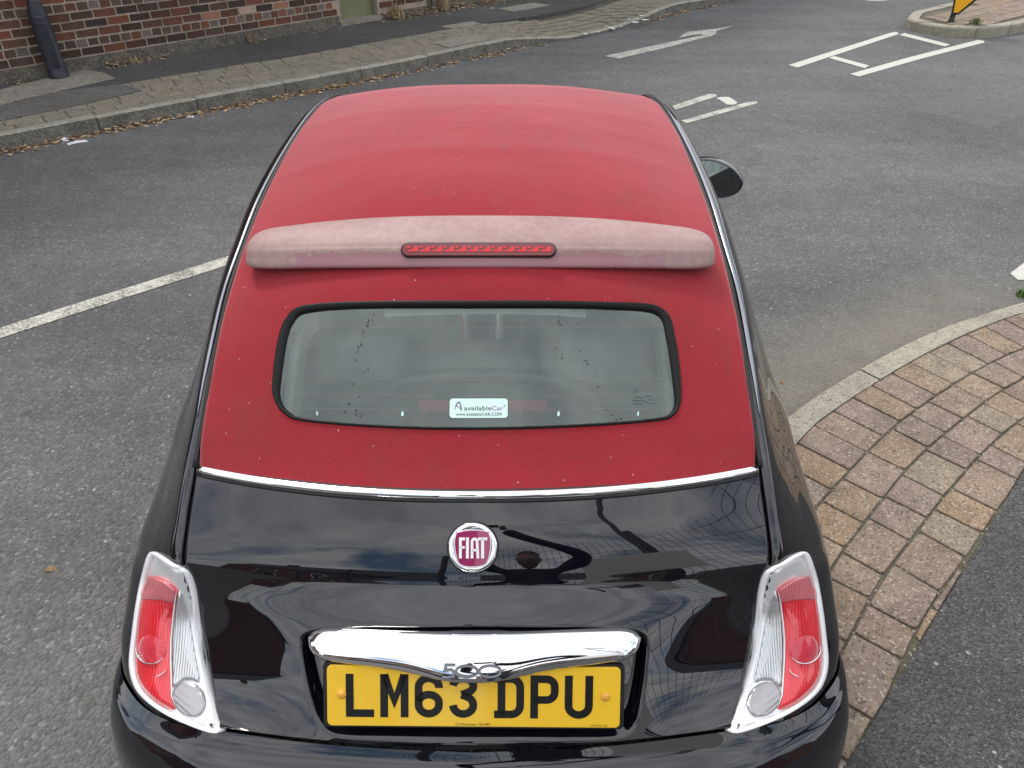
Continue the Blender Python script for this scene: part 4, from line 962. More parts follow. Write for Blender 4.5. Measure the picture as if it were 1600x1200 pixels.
# ---- number plate
pm_ = frame((.0, .169, .842), (.9998, 0, -.0105), (0, -math.cos(R(32)), math.sin(R(32)))); pm_ = Matrix.Translation((0, -.004, .002)) @ pm_
rr = .009; hw_, hh_ = .26, .0555
rp = arc(hw_ - rr, hh_ - rr, rr, rr, 0, 90, 5) + arc(-hw_ + rr, hh_ - rr, rr, rr, 90, 180, 5) + arc(-hw_ + rr, -hh_ + rr, rr, rr, 180, 270, 5) + arc(hw_ - rr, -hh_ + rr, rr, rr, 270, 360, 5)
plate = prism('number_plate', rp, -.004, 0, 'plate', car, bev=.001, mtx=pm_)
def gl(x): return pm_ @ Matrix.Translation((x, -.0385, .0002))
t_ = .0138; Wc, Hc = .050, .079; h2 = t_ / 2
GLY = {
 'L': [([(h2, Hc), (h2, h2), (Wc, h2)], t_, False)],
 'M': [([(h2, 0), (h2, Hc - .0)], t_, False), ([(Wc - h2, 0), (Wc - h2, Hc)], t_, False), ([(h2 + .001, Hc - .001), (Wc / 2, .030), (Wc - h2 - .001, Hc - .001)], t_ * .93, False)],
 '6': [([(Wc - h2, Hc * .69)] + arc(Wc / 2, Hc - .023, Wc / 2 - h2, .023 - h2, 0, 180, 10) + [(h2, .03)] + arc(Wc / 2, .0235, Wc / 2 - h2, .0235 - h2, 180, 360, 10) + arc(Wc / 2, .0275, Wc / 2 - h2, .0215 - h2, 0, 170, 10), t_, False)],
 '3': [(arc(Wc / 2, Hc - .0205, Wc / 2 - h2, .0205 - h2, 178, -75, 13) + [(Wc / 2 - .003, .0425)], t_, False), ([(Wc / 2 - .003, .0425)] + arc(Wc / 2, .0235, Wc / 2 - h2, .0235 - h2, 80, -178, 13), t_, False)],
 'D': [([(h2 + .003, h2), (Wc * .4, h2)] + arc(Wc - h2 - .016, .016 + h2, .016, .016, -90, 0, 5) + arc(Wc - h2 - .016, Hc - h2 - .016, .016, .016, 0, 90, 5) + [(Wc * .4, Hc - h2), (h2 + .003, Hc - h2)], t_, False), ([(h2 + .003, h2), (h2 + .003, Hc - h2)], t_, False), ([(-.003, h2), (h2 + .004, h2)], t_, False), ([(-.003, Hc - h2), (h2 + .004, Hc - h2)], t_, False)],
 'P': [([(h2, 0), (h2, Hc - h2), (Wc * .45, Hc - h2)] + arc(Wc - h2 - .014, Hc - h2 - .014, .014, .014, 90, 0, 5) + arc(Wc - h2 - .014, .034 + .014, .014, .014, 0, -90, 5) + [(h2, .034)], t_, False)],
 'U': [([(h2, Hc), (h2, .028)] + arc(Wc / 2, .0235, Wc / 2 - h2, .0235 - h2, 180, 360, 12) + [(Wc - h2, Hc)], t_, False)],
}
x = -.2265
for ch in 'LM63 DPU':
    if ch == ' ': x += .033 - .011; continue
    strokes('letter', GLY[ch], .0006, 'plate_black', plate, gl(x)); x += .061
for x in (-.2335, .2335):
    h = pm_ @ Matrix.Translation((x, .003, 0)); o = lathe('screw_cap', [(.0082, 0), (.0082, .002), (.006, .0042), (.002, .005)], 'cap', plate, 16); o.data.transform(h)
text('lettering', 'CLZ Performance  TA24 8RY', .0058, 'plate_black', plate, pm_ @ Matrix.Translation((-.032, -.0525, .0003)), .062, .0001)
text('lettering', 'CLZ BS AU 145e', .0045, 'plate_black', plate, pm_ @ Matrix.Translation((.208, -.0525, .0003)), .03, .0001)
prism('plate_backing', [(x * 1.03, y * 1.08) for x, y in rp], -.012, -.0045, 'blackplastic', car, mtx=pm_)

# ---- chrome boot handle
NX = 75; xs = np.linspace(-1, 1, NX); HN = 21; HV = np.zeros((NX, HN, 3))
topc = lambda q: (.2335 + .026 * q * q, .9345 - .022 * abs(q) ** 3)
for i, q in enumerate(xs):
    aq = abs(q); tip = math.sqrt(max(0, 1 - max(0, (aq - .86) / .14) ** 2))
    swoop = math.exp(-(aq / .33) ** 2.6)
    ty, tz = topc(q)
    by, bz = .179 - .019 * swoop + .030 * q * q, .900 - .002 * swoop
    my, mz = (ty + by) / 2 + .004, (tz + bz) / 2 - .004
    ang = np.linspace(0, 1, HN)
    # front face: from T bulging out to B, then under and back in
    ctl = np.array([(ty + .016, tz - .032), (ty, tz), (ty * .66 + by * .34 - .0085, tz * .66 + bz * .34 + .0095), (ty * .25 + by * .75 - .0075, tz * .25 + bz * .75 + .0075), (by, bz), (by + .006, bz - .005), (by + .03, bz - .0)])
    pr = crN(ctl, HN); cen_ = np.array([my + .006, mz]); pr = cen_ + (pr - cen_) * max(.04, tip)
    HV[i, :, 0] = .302 * q; HV[i, :, 1:] = pr
ho = gobj('boot_handle', HV, 'chrome', car, flip=True)
# 500 script on the drop of the handle
hT = bvh(HV); h, n_ = hit([hT], 741, 1049); hm = frame(np.array(h) + np.array(n_) * .0002, (1, 0, 0), n_)
w5 = .0036
strokes('numeral_shadow', [([(.019, .0105), (.003, .0105), (.001, .0015), (.012, .0025), (.018, -.002), (.016, -.008), (.006, -.0095), (-.003, -.0085)], .0050, False)], .0003, 'rubber', ho, hm @ Matrix.Translation((-.052, 0, 0)))
for cx in (-.013, .027): strokes('numeral_shadow', [(arc(cx, 0, .0185, .0092, 0, 360, 26)[:-1], .0050, True)], .0003, 'rubber', ho, hm)
strokes('numeral', [([(.019, .0105), (.003, .0105), (.001, .0015), (.012, .0025), (.018, -.002), (.016, -.008), (.006, -.0095), (-.003, -.0085)], w5, False)], .0012, 'satin', ho, hm @ Matrix.Translation((-.052, 0, 0)))
for cx in (-.013, .027): strokes('numeral', [(arc(cx, 0, .0185, .0092, 0, 360, 26)[:-1], w5, True)], .0012, 'satin', ho, hm)

# ---- round emblem
h, n_ = hit([hatchTree], 739, 855); em = frame(np.array(h) + np.array(n_) * .001, (1, 0, 0), n_)
def lz(name, prof, m, par): o = lathe(name, prof, m, par, 48); o.data.transform(em); return o
eb = lz('emblem', [(.0485, -.006), (.0485, .003), (.0455, .004), (.04, .004)], 'rubber', car)
lz('emblem_ring', [(.0462, .002), (.0462, .006), (.044, .0085), (.040, .0095), (.036, .0085), (.033, .0055), (.02, .005)], 'chrome', eb)
shield = [(-.0315, .0275), (-.026, .0315), (-.012, .0335), (0, .034), (.012, .0335), (.026, .0315), (.0315, .0275), (.0345, .012), (.033, -.006), (.0285, -.024), (.022, -.0315), (.010, -.0345), (0, -.035), (-.010, -.0345), (-.022, -.0315), (-.0285, -.024), (-.033, -.006), (-.0345, .012)]
shs = smooth_loop(shield, 60)
prism('emblem_rim', [tuple(p * 1.035) for p in shs], .004, .0092, 'satin', eb, bev=.001, mtx=em)
prism('emblem_line', [tuple(p * .985) for p in shs], .009, .0096, 'white', eb, mtx=em)
prism('emblem_shield', [tuple(p * .95) for p in shs], .009, .0100, 'magenta', eb, bev=.0004, mtx=em)
FI = {'F': [([(0, -.019), (0, .0165), (.0085, .0165)], .0052, False), ([(0, .001), (.008, .001)], .0042, False)],
      'I': [([(0, -.019), (0, .019)], .0054, False)],
      'A': [([(-.0045, -.019), (-.0045, .012)] + arc(0, .012, .0045, .0045, 180, 0, 6) + [(.0045, .012), (.0065, -.019)], .0048, False), ([(-.0045, -.004), (.005, -.004)], .004, False)],
      'T': [([(-.0085, .0165), (.0085, .0165)], .005, False), ([(0, .0165), (0, -.019)], .0054, False)]}
for ch, x in (('F', -.0225), ('I', -.0095), ('A', .0035), ('T', .0185)):
    strokes('letter', FI[ch], .0009, 'white', eb, em @ Matrix.Translation((x, .0005, .0101)))

# ---- interior
def ibox(name, sx, sy, sz, m, loc, bev=.03, rot=(0, 0, 0), par=car): return box(name, sx, sy, sz, m, par, loc, bev, rot, 3)
ibox('cabin_floor', 1.30, 2.2, .04, 'trim', (0, 1.62, .33), .01)
ibox('rear_shelf', 1.04, .30, .03, 'trim', (0, .66, .985), .012)
# folded hood well with its raised hoop, seen low in the window
hoop = [(x, .80 - .02 * (x / .27) ** 2, .985 + .105 * (1 - (abs(x) / .285) ** 4.5)) for x in np.linspace(-.285, .285, 41)]
sweep('shelf_hoop', hoop, circ(.017, 8), 'trim', car, up=(0, 1, .2))
ibox('hoop_panel', .50, .02, .10, 'trim', (0, .81, 1.01), .008, (R(-20), 0, 0))
ibox('red_panel', .30, .015, .035, 'seat_red', (0, .792, 1.005), .005, (R(-20), 0, 0))
rb = ibox('rear_seat', 1.10, .16, .52, 'seat', (0, .93, .80), .05, (R(-12), 0, 0)); ibox('rear_cushion', 1.10, .46, .16, 'seat', (0, 1.16, .53), .05)
for sx in (-1, 1):
    ibox('rear_headrest', .24, .08, .14, 'seat', (.29 * sx, .885, 1.08), .035, (R(-12), 0, 0))
    fs = ibox('front_seat', .47, .16, .62, 'seat', (.34 * sx, 1.55, .83), .06, (R(-15), 0, 0)); ibox('seat_bolster', .49, .10, .30, 'seat_red', (.34 * sx, 1.545, .66), .045, (R(-15), 0, 0))
    ibox('front_headrest', .25, .09, .19, 'seat_red' if sx < 0 else 'seat', (.34 * sx, 1.475, 1.20), .045, (R(-15), 0, 0)); ibox('seat_cushion', .48, .50, .15, 'seat', (.34 * sx, 1.80, .52), .05)
    ibox('window_pillar_trim', .022, .25, .06, 'ivory', (.398 * sx, .70, 1.125), .008, (R(42), 0, R(4 * sx)))
    ibox('door_card', .03, 1.15, .5, 'ivory', (.685 * sx, 1.65, .66), .01)
ibox('dashboard', 1.30, .34, .26, 'ivory', (0, 2.42, .80), .08); ibox('centre_console', .20, .5, .30, 'trim', (0, 2.12, .58), .05)
ibox('handbrake', .03, .30, .03, 'trim', (.02, 1.75, .60), .012, (R(25), 0, 0))
sw_ = [(.34 + .18 * math.cos(a), 2.10 + .18 * math.sin(a) * .42, .90 + .18 * math.sin(a) * .9) for a in np.linspace(0, 2 * math.pi, 33)[:-1]]
sweep('steering_wheel', sw_, circ(.014, 8), 'trim', car, up=(0, -.9, .42), closed=True)
ibox('steering_hub', .13, .05, .12, 'trim', (.34, 2.12, .90), .03, (R(-25), 0, 0)); ibox('steering_spoke', .34, .02, .04, 'trim', (.34, 2.115, .90), .008, (R(-25), 0, 0))
for sx in (-1, 1): ibox('blocking_visor', .44, .015, .15, 'trim', (.26 * sx, 2.03, 1.31), .006, (R(-35), 0, 0))  # visors added only to block the bright strip of windscreen
ibox('inner_mirror', .21, .03, .06, 'blackplastic', (0, 2.05, 1.30), .012)
for x in (-.36, -.172, .17, .345):  # made-up chrome beads on brackets, standing in for white glints in the rear window
    o = lathe('glint_bead', [(.004, -.004), (.0048, .001), (.003, .0035), (.001, .004)], 'chrome', car, 12); o.data.transform(Matrix.Translation((x, .70, 1.055)) @ Matrix.Rotation(R(50), 4, 'X') @ Matrix.Scale(1.9, 4, (0, 1, 0)) @ Matrix.Scale(1.6, 4))
    ibox('glint_bead_bracket', .03, .012, .07, 'trim', (x, .713, 1.03), .004)

# ---- windscreen, side glass, doors, bonnet, nose, wheels
WS = surf([[(-.50, 2.07, 1.34), (0, 2.09, 1.365), (.50, 2.07, 1.34)], [(-.56, 2.36, 1.175), (0, 2.43, 1.20), (.56, 2.36, 1.175)], [(-.62, 2.66, .97), (0, 2.76, .985), (.62, 2.66, .97)]], 15, 15)
gobj('windscreen', WS, 'sideglass', car)
SG = np.array([[(.748, 1.0, .945), (.66, 1.02, 1.10), (.618, 1.09, 1.25)], [(.752, 1.4, .945), (.665, 1.42, 1.19), (.594, 1.46, 1.347)], [(.75, 1.8, .94), (.66, 1.79, 1.19), (.577, 1.77, 1.357)], [(.745, 2.2, .935), (.65, 2.15, 1.15), (.563, 2.07, 1.305)], [(.73, 2.62, .925), (.69, 2.63, .932), (.665, 2.64, .94)]])
for sgn in (1, -1):
    P = surf(SG if sgn > 0 else mir(SG), 25, 9); gobj('side_window', P, 'sideglass', car, flip=sgn > 0)
# lower sides with wheel arches
ys = np.linspace(.5, 3.30, 141); zs = np.linspace(.22, .95, 47)
def sidex(y, z):
    belt = np.interp(z, [.2, .35, .5, .62, .75, .85, .95], [.765, .79, .802, .803, .795, .778, .752])
    nose = np.interp(y, [0, 2.75, 3.0, 3.15, 3.3], [0, 0, .02, .06, .14]); top = np.clip((z - .80) / .15, 0, 1) * np.interp(y, [2.4, 2.9], [0, .10])
    tuck = np.interp(y, [.5, .75, 1.0], [.012, .008, 0]) + np.clip((z - .62) / .3, 0, 1) * np.interp(y, [.6, .9, 1.1], [.09, .04, 0]); return belt - nose - top - tuck
YG, ZG = np.meshgrid(ys, zs, indexing='ij'); XG = np.zeros_like(YG)
for i in range(len(ys)):
    for j in range(len(zs)): XG[i, j] = sidex(ys[i], zs[j])
SB = np.stack([XG, YG, ZG], -1); yc, zc = (YG[:-1, :-1] + YG[1:, 1:]) / 2, (ZG[:-1, :-1] + ZG[1:, 1:]) / 2
AX = (.575, 2.875); WRR = .292
keep = ~((np.hypot(yc - AX[0], zc - .30) < .325) | (np.hypot(yc - AX[1], zc - .30) < .325)) & ~((zc > .64) & (yc < .9)) & ~((zc > .77) & (yc < 1.02))
for sgn in (1, -1):
    gobj('body_side', SB if sgn > 0 else mir(SB), 'black', car, flip=sgn > 0, keep=keep)
    sweep('door_handle', [(sgn * .805, 1.22, .80), (sgn * .828, 1.26, .802), (sgn * .828, 1.36, .802), (sgn * .805, 1.40, .80)], circ(.011, 8), 'chrome', car, up=(0, 0, 1))
    sweep('side_moulding', [(sgn * (sidex(y, .55) + .004), y, .55) for y in np.linspace(.98, 2.48, 12)], [(-.006, -.02), (.006, -.02), (.006, .02), (-.006, .02)], 'satin', car, up=(0, 0, 1))
    for ay in AX:
        W_ = bpy.data.objects.new('wheel', None); COL.objects.link(W_); W_.parent = car; W_.location = (sgn * .705, ay, WRR); W_.rotation_euler = (0, R(90) * sgn, 0)
        lathe('tyre', [(.19, -.085), (.26, -.09), (.285, -.075), (.292, -.05), (.292, .05), (.285, .075), (.26, .09), (.20, .082), (.19, .07)], 'tyre', W_, 36)
        lathe('rim', [(.195, -.06), (.195, .075), (.185, .078), (.175, .04), (.06, .03), (.055, .05), (.01, .052)], 'rim', W_, 36)
        for k in range(8): a = k * math.pi / 4; box('spoke', .13, .03, .02, 'rim', W_, (.115 * math.cos(a), .115 * math.sin(a), .058), .006, (0, 0, a))
        arch = [(sgn * (sidex(ay + .325 * math.cos(a), max(.22, .30 + .325 * math.sin(a))) + .002), ay + .325 * math.cos(a), .30 + .325 * math.sin(a)) for a in np.linspace(R(-14), R(194), 33)]
        if ay > 1: sweep('arch_lip', arch, circ(.012, 8), 'black', car, up=(sgn, 0, 0))
        lathe('arch_liner', [(.325, -.12), (.325, .10)], 'rubber', W_, 24)
BN = surf([[(-.66, 2.62, .955), (-.35, 2.70, 1.0), (0, 2.74, 1.015), (.35, 2.70, 1.0), (.66, 2.62, .955)], [(-.655, 2.9, .90), (-.36, 2.98, .97), (0, 3.0, .985), (.36, 2.98, .97), (.655, 2.9, .90)], [(-.60, 3.15, .80), (-.34, 3.26, .86), (0, 3.30, .875), (.34, 3.26, .86), (.60, 3.15, .80)], [(-.52, 3.3, .66), (-.30, 3.43, .69), (0, 3.47, .70), (.30, 3.43, .69), (.52, 3.3, .66)]], 31, 41)
gobj('bonnet', BN, 'black', car)
FB = surf([[(-.78, 2.98, .60), (-.70, 3.22, .66), (-.52, 3.34, .665), (0, 3.49, .69), (.52, 3.34, .665), (.70, 3.22, .66), (.78, 2.98, .60)], [(-.805, 2.98, .50), (-.73, 3.28, .50), (-.54, 3.43, .50), (0, 3.545, .50), (.54, 3.43, .50), (.73, 3.28, .50), (.805, 2.98, .50)], [(-.77, 2.98, .24), (-.68, 3.26, .24), (-.5, 3.38, .24), (0, 3.48, .24), (.5, 3.38, .24), (.68, 3.26, .24), (.77, 2.98, .24)]], 21, 41)
gobj('front_bumper', FB, 'black', car, flip=True)
for sgn in (1, -1):
    o = lathe('headlight', [(.10, -.03), (.10, .02), (.085, .035), (.05, .045), (.01, .05)], 'rev_lens', car, 28); o.data.transform(Matrix.Translation((sgn * .56, 3.20, .76)) @ Matrix.Rotation(R(-62), 4, 'X') @ Matrix.Rotation(R(14 * sgn), 4, 'Y'))
    WG = surf([[(.655 * sgn, 2.62, .955), (.72 * sgn, 2.63, .93), (.755 * sgn, 2.65, .88)], [(.65 * sgn, 2.9, .90), (.70 * sgn, 2.92, .88), (.72 * sgn, 2.95, .84)], [(.59 * sgn, 3.16, .80), (.64 * sgn, 3.16, .76), (.67 * sgn, 3.18, .70)], [(.51 * sgn, 3.3, .66), (.60 * sgn, 3.27, .66), (.69 * sgn, 3.22, .655)]], 17, 9); gobj('front_wing', WG, 'black', car, flip=sgn < 0)
# ---- door mirrors
for sgn in (1, -1):
    c = np.array([.868 if sgn > 0 else -.79, 2.235 if sgn > 0 else 2.27, 1.01 if sgn > 0 else .99]); mm = frame(c, (1, 0, 0), (.34 * -sgn, -.94, .03))
    sh = smooth_loop([(-.10, -.055), (-.107, .02), (-.085, .068), (-.02, .078), (.055, .055), (.102, .012), (.104, -.025), (.065, -.06), (-.02, -.076)] if sgn > 0 else [(.10, -.055), (.107, .02), (.085, .068), (.02, .078), (-.055, .055), (-.102, .012), (-.104, -.025), (-.065, -.06), (.02, -.076)], 48)
    V = []; F = []; n = len(sh)
    for dz, k in ((.004, .93), (.008, .97), (.0, 1.0), (-.03, 1.0), (-.07, .86), (-.10, .6), (-.115, .25)): V += [mm @ Vector((*(p * k), dz)) for p in sh]
    for r in range(6):
        for i in range(n): j = (i + 1) % n; F.append((r * n + i, r * n + j, (r + 1) * n + j, (r + 1) * n + i))
    F.append(tuple(6 * n + i for i in range(n)))
    mo = mk('door_mirror', V, F, 'black', car, True); sh = sh
    prism('mirror_glass', [tuple(p * .93) for p in sh], -.004, .002, 'chrome', mo, mtx=mm)
    sweep('mirror_arm', [(.70 * sgn, 2.27, .95), (.75 * sgn, 2.26, .965), (.79 * sgn, 2.27, .985)], [(-.03, -.015), (.03, -.015), (.03, .015), (-.03, .015)], 'blackplastic', mo, up=(0, 0, 1))

# ================================================================== SMALL THINGS
def crumple(name, label, cat, px, py, z, sx, sy, h, mname, amp=.35, n=7, group=None, rz=0):
    c = gp(px, py, z); V = []; F = []
    for i in range(n):
        for j in range(n):
            u, v = i / (n - 1) * 2 - 1, j / (n - 1) * 2 - 1
            V.append(((u + jit(amp / n)) * sx / 2, (v + jit(amp / n)) * sy / 2, max(.002, h * (1 - .55 * (u * u + v * v)) * random.uniform(.35, 1))))
    me = mk(name, V, gfaces(n, n), mname); me.location = (c[0], c[1], z); me.rotation_euler = (0, 0, rz); return tag(me, label, cat, group)
M['litter_white'] = mat('litter_white', (.62, .62, .63), .55); M['litter_blue'] = mat('litter_wrapper', (.5, .5, .62), .4); M['litter_green'] = mat('litter_green', (.16, .42, .20), .4)
nt, p = pn(M['litter_blue']); nt.links.new(rmp(nt, noise(nt, coords(nt), 22, 2), [(.42, (.65, .65, .66)), (.5, (.25, .22, .5)), (.56, (.62, .5, .25)), (.6, (.65, .65, .66))]), p.inputs['Base Color'])
M['leaf'] = stone('dead_leaf', [(.30, .19, .085), (.22, .13, .06), (.36, .26, .14), (.40, .31, .20), (.28, .15, .06)], gsc=60, stain=.5); M['leaf2'] = mat('dead_leaf_pile', (.27, .175, .09), .85)
nt, p = pn(M['leaf2']); gi = N(nt, 'ShaderNodeNewGeometry'); nt.links.new(rmp(nt, gi.outputs['Random Per Island'], [(0, (.36, .24, .13)), (.2, (.25, .15, .08)), (.4, (.46, .34, .21)), (.6, (.14, .09, .05)), (.8, (.45, .36, .24)), (.93, (.30, .15, .06)), (1, (.5, .45, .4))], 'CONSTANT'), p.inputs['Base Color'])
crumple('litter_paper', 'flat crumpled white paper lying in the gutter nearest the left kerb', 'paper', 100, 219, 0, .10, .07, .03, 'litter_white')
crumple('litter_paper', 'long folded white paper on the road beside the gutter leaves', 'paper', 121, 223, 0, .16, .06, .02, 'litter_white', rz=.7)
crumple('plastic_bag', 'flattened pale plastic bag among leaves in the far gutter', 'bag', 540, 129, 0, .24, .08, .03, 'litter_white', rz=.7)
crumple('crisp_packet', 'crumpled white and purple wrapper against the far kerb', 'wrapper', 625, 110, 0, .16, .10, .09, 'litter_blue', rz=.7)
crumple('litter_cup', 'pale crushed scrap beside the purple wrapper at the far kerb', 'scrap', 638, 107, 0, .09, .06, .05, 'litter_white', rz=.3)
crumple('green_wrapper', 'small green wrapper lying in the far gutter', 'wrapper', 787, 79, 0, .08, .06, .04, 'litter_green')
crumple('litter_scrap', 'pinkish scrap of packet by the gutter leaves', 'scrap', 298, 183, 0, .07, .05, .02, 'litter_blue')
def leaf_mesh(V, F, x, y, z, s, a, tilt=.3):
    o = len(V); ca, sa = math.cos(a), math.sin(a)
    for u, v, h in ((-1, 0, 0), (-.3, .5, .35), (.4, .42, .3), (1, 0, .1), (.4, -.42, .25), (-.3, -.5, .4), (0, 0, .1)):
        h = max(.05, h * random.uniform(0, 1.3) * tilt * 2); V.append((x + s * (u * ca - v * sa), y + s * (u * sa + v * ca), z + s * h))
    F.extend([(o + 6, o, o + 5), (o + 6, o + 1, o), (o + 6, o + 2, o + 1), (o + 6, o + 3, o + 2), (o + 6, o + 4, o + 3), (o + 6, o + 5, o + 4)])
def single_leaf(px, py, z, s, a, label):
    V, F = [], []; leaf_mesh(V, F, 0, 0, .001, s, a, .5); o = mk('fallen_leaf', V, F, 'leaf'); c = gp(px, py, z); o.location = (c[0], c[1], z); tag(o, label, 'leaf')
single_leaf(80, 890, 0, .021, .2, 'brown curled leaf alone on the road left of the car')
single_leaf(1221, 598, 0, .016, 2, 'small tan leaf on the road just outside the near kerb')
# gutter leaves, drifts by the wall, pavement specks
V, F = [], []
def drift(p0, p1, n, spread, z, s0=.012, s1=.035, pile=.02):
    for _ in range(n):
        t = random.random(); x, y = p0[0] + (p1[0] - p0[0]) * t, p0[1] + (p1[1] - p0[1]) * t
        q = abs(random.gauss(0, spread)); nx, ny = (p1[1] - p0[1]), -(p1[0] - p0[0]); l = math.hypot(nx, ny) + 1e-9
        leaf_mesh(V, F, x + nx / l * q, y + ny / l * q, z + random.random() * pile * max(0, 1 - q / spread / 1.5), random.uniform(s0, s1), random.uniform(0, 6.3))
for (a, b, n) in ((-5.0, -4.3, 70), (-4.3, -3.7, 110), (-3.7, -3.2, 90), (-3.2, -2.7, 70), (-2.7, -2.2, 90), (-2.2, -1.7, 120), (-1.7, -1.2, 60), (-1.2, -.6, 45), (-.5, -.05, 60), (-.05, .5, 25), (2.0, 2.7, 60), (2.7, 3.4, 40)):
    sa, sb = at_x(a), at_x(b); A_, B_ = polyline_at(FKO, np.array([sa, sb])); drift(A_, B_, int(n * 1.3), .055, .0, .014, .042, .03)
tag(mk('gutter_leaves', V, F, 'leaf2'), kind='stuff')
V, F = [], []
wl_ = lambda u, o=.03: W0 + WU * u + WN * o
drift(wl_(-.1), wl_(.3), 12, .12, FZ); drift(wl_(1.05), wl_(1.75), 60, .06, FZ, .012, .04, .04); drift(wl_(2.8), wl_(3.1), 14, .04, FZ); drift(wl_(3.6), wl_(uD1), 40, .10, FZ); drift(wl_(uD1), wl_(uE + 1.2), 220, .13, FZ, .012, .05, .09); drift(wl_(uE + 1.2), wl_(uE + 3.5), 80, .1, FZ)
for _ in range(90):
    c = gp(random.uniform(-20, 880), random.uniform(20, 190), FZ)
    if (c - W0) @ WN < .05 or np.min(np.linalg.norm(FKO - c, axis=1)) < .12 or c[0] > 1: continue
    if not inpoly(np.r_[FKO, [(14, 40), (-30, 40)]], c[0], c[1]): continue
    leaf_mesh(V, F, c[0], c[1], FZ + .004, random.uniform(.008, .028), random.uniform(0, 6.3), .15)
tag(mk('wall_foot_leaves', V, F, 'leaf2'), kind='stuff')
# dry weeds at the wall foot, green weeds on the island and by the kerb
M['dry_grass'] = mat('dry_grass', (.36, .26, .14), .9); M['green_grass'] = mat('green_grass', (.10, .16, .035), .8)
def tuft(name, label, c, z, n, h, rad, m, cat='weed', group=None):
    V, F = [], []
    for _ in range(n):
        a = random.uniform(0, 6.28); r = abs(random.gauss(0, rad)); x, y = r * math.cos(a), r * math.sin(a); hh = h * random.uniform(.4, 1); l = random.uniform(0, 6.28); le = hh * random.uniform(.2, .9); w_ = .0035; o = len(V)
        px_, py_ = -math.sin(l) * w_, math.cos(l) * w_
        V += [(x - px_, y - py_, 0), (x + px_, y + py_, 0), (x + math.cos(l) * le * .5 - px_, y + math.sin(l) * le * .5 - py_, hh * .7), (x + math.cos(l) * le * .5 + px_, y + math.sin(l) * le * .5 + py_, hh * .7), (x + math.cos(l) * le, y + math.sin(l) * le, hh)]
        F += [(o, o + 1, o + 3, o + 2), (o + 2, o + 3, o + 4)]
    o = mk(name, V, F, m); o.location = (c[0], c[1], z); tag(o, label, cat, group)
tuft('dry_weed', 'dry straw coloured weed at the wall foot right of the lamp post', wl_(1.35, .04), FZ, 60, .10, .12, 'dry_grass')
tuft('dry_weed', 'small dry weed at the wall foot halfway to the green door', wl_(2.85, .03), FZ, 24, .12, .03, 'dry_grass')
tuft('dry_weed', 'tall dry weeds just right of the green door step', wl_(uD1 + .25, .05), FZ, 130, .22, .09, 'dry_grass')
tuft('dry_weed', 'dry weeds at the foot of the white rendered wall', wl_(uE + .25, .08), FZ, 110, .2, .11, 'dry_grass')
tuft('dry_weed', 'brown dead weeds farthest along the wall past the white render', wl_(uE + 1.5, .06), FZ, 200, .3, .25, 'dry_grass')
tuft('green_weed', 'green weed growing in the island paving right of the sign', gp(1525, 37, IZ), IZ, 70, .10, .05, 'green_grass')
tuft('green_weed', 'green weed growing in the joint of the near kerb', gp(1596, 462, .0), .0, 60, .05, .02, 'green_grass')
tuft('green_weed', 'green moss weed on the far kerb corner at the frame edge', (np.array(FKO[np.argmin(np.abs(FKO[:, 0] + 4.28))])), .0, 50, .06, .02, 'green_grass')
# dried drip marks on the rear glass
V, F = [], []
for pl_, n in (([(588, 488), (575, 512), (560, 545), (548, 580), (546, 625), (538, 655)], 34), ([(872, 485), (875, 510), (873, 545), (888, 575)], 13), ([(903, 505), (912, 560), (930, 578), (945, 640), (972, 660)], 14), ([(582, 555), (562, 610), (560, 650)], 9)):
    P = crN(np.array(pl_, float), 200)
    for _ in range(n):
        q = P[random.randrange(200)] + np.array([random.gauss(0, 2.5), random.gauss(0, 2)]); h, n_ = hit([glassTree], *q); m_ = frame(np.array(h) + np.array(n_) * .0008, (1, 0, 0), n_); r = random.uniform(.0005, .0016); o = len(V)
        V += [tuple(m_ @ Vector((r * math.cos(a), r * 1.3 * math.sin(a), 0))) for a in np.linspace(0, 2 * math.pi, 7)[:-1]]; F.append(tuple(range(o, o + 6)))
tag(mk('drip_marks', V, F, 'rubber', rw), kind='stuff')

# ================================================================== BEHIND THE CAMERA (what the paint and chrome reflect)
# mesh fence along the back of the footway
M['galv'] = mat('galvanised_wire', (.10, .11, .11), .4, .6); M['postgrey'] = mat('fence_post', (.05, .055, .055), .5, .3)
fA, fB = np.array([3.24, .52]), np.array([-4.56, -6.98]); fd = (fB - fA) / np.linalg.norm(fB - fA); fl = float(np.linalg.norm(fB - fA)); npan = 4; pl = fl / npan; FH = 2.55
fence = thing('mesh_fence', 'tall grey welded mesh fence along the back of the footway', 'fence', (*fA, PZ), rz=math.atan2(fd[1], fd[0]))
for k in range(npan + 1): box('fence_post', .07, .07, FH + .1, 'postgrey', fence, (k * pl, 0, (FH + .1) / 2), .006)
V, F = [], []
def bar(a, b, r):
    a, b = np.array(a, float), np.array(b, float); t = (b - a) / np.linalg.norm(b - a); u = np.cross(t, (.3, 1, .2)); u /= np.linalg.norm(u); v = np.cross(t, u); o = len(V)
    for p in (a, b): V.extend([tuple(p + u * r), tuple(p + v * r), tuple(p - u * r), tuple(p - v * r)])
    for i in range(4): F.append((o + i, o + (i + 1) % 4, o + 4 + (i + 1) % 4, o + 4 + i))
n_ = int(pl / .0762)
for i in range(1, n_): bar((i * pl / n_, .04, .05), (i * pl / n_, .04, FH), .0027)
for j in range(13): bar((.03, .045, .05 + j * .2), (pl - .03, .045, .05 + j * .2), .003)
pan = mk('wire_panel', V, F, 'galv', fence); tag(pan, kind='stuff')
for k in range(1, npan): o = pan.copy(); COL.objects.link(o); o.parent = fence; o.location = (k * pl, 0, 0)
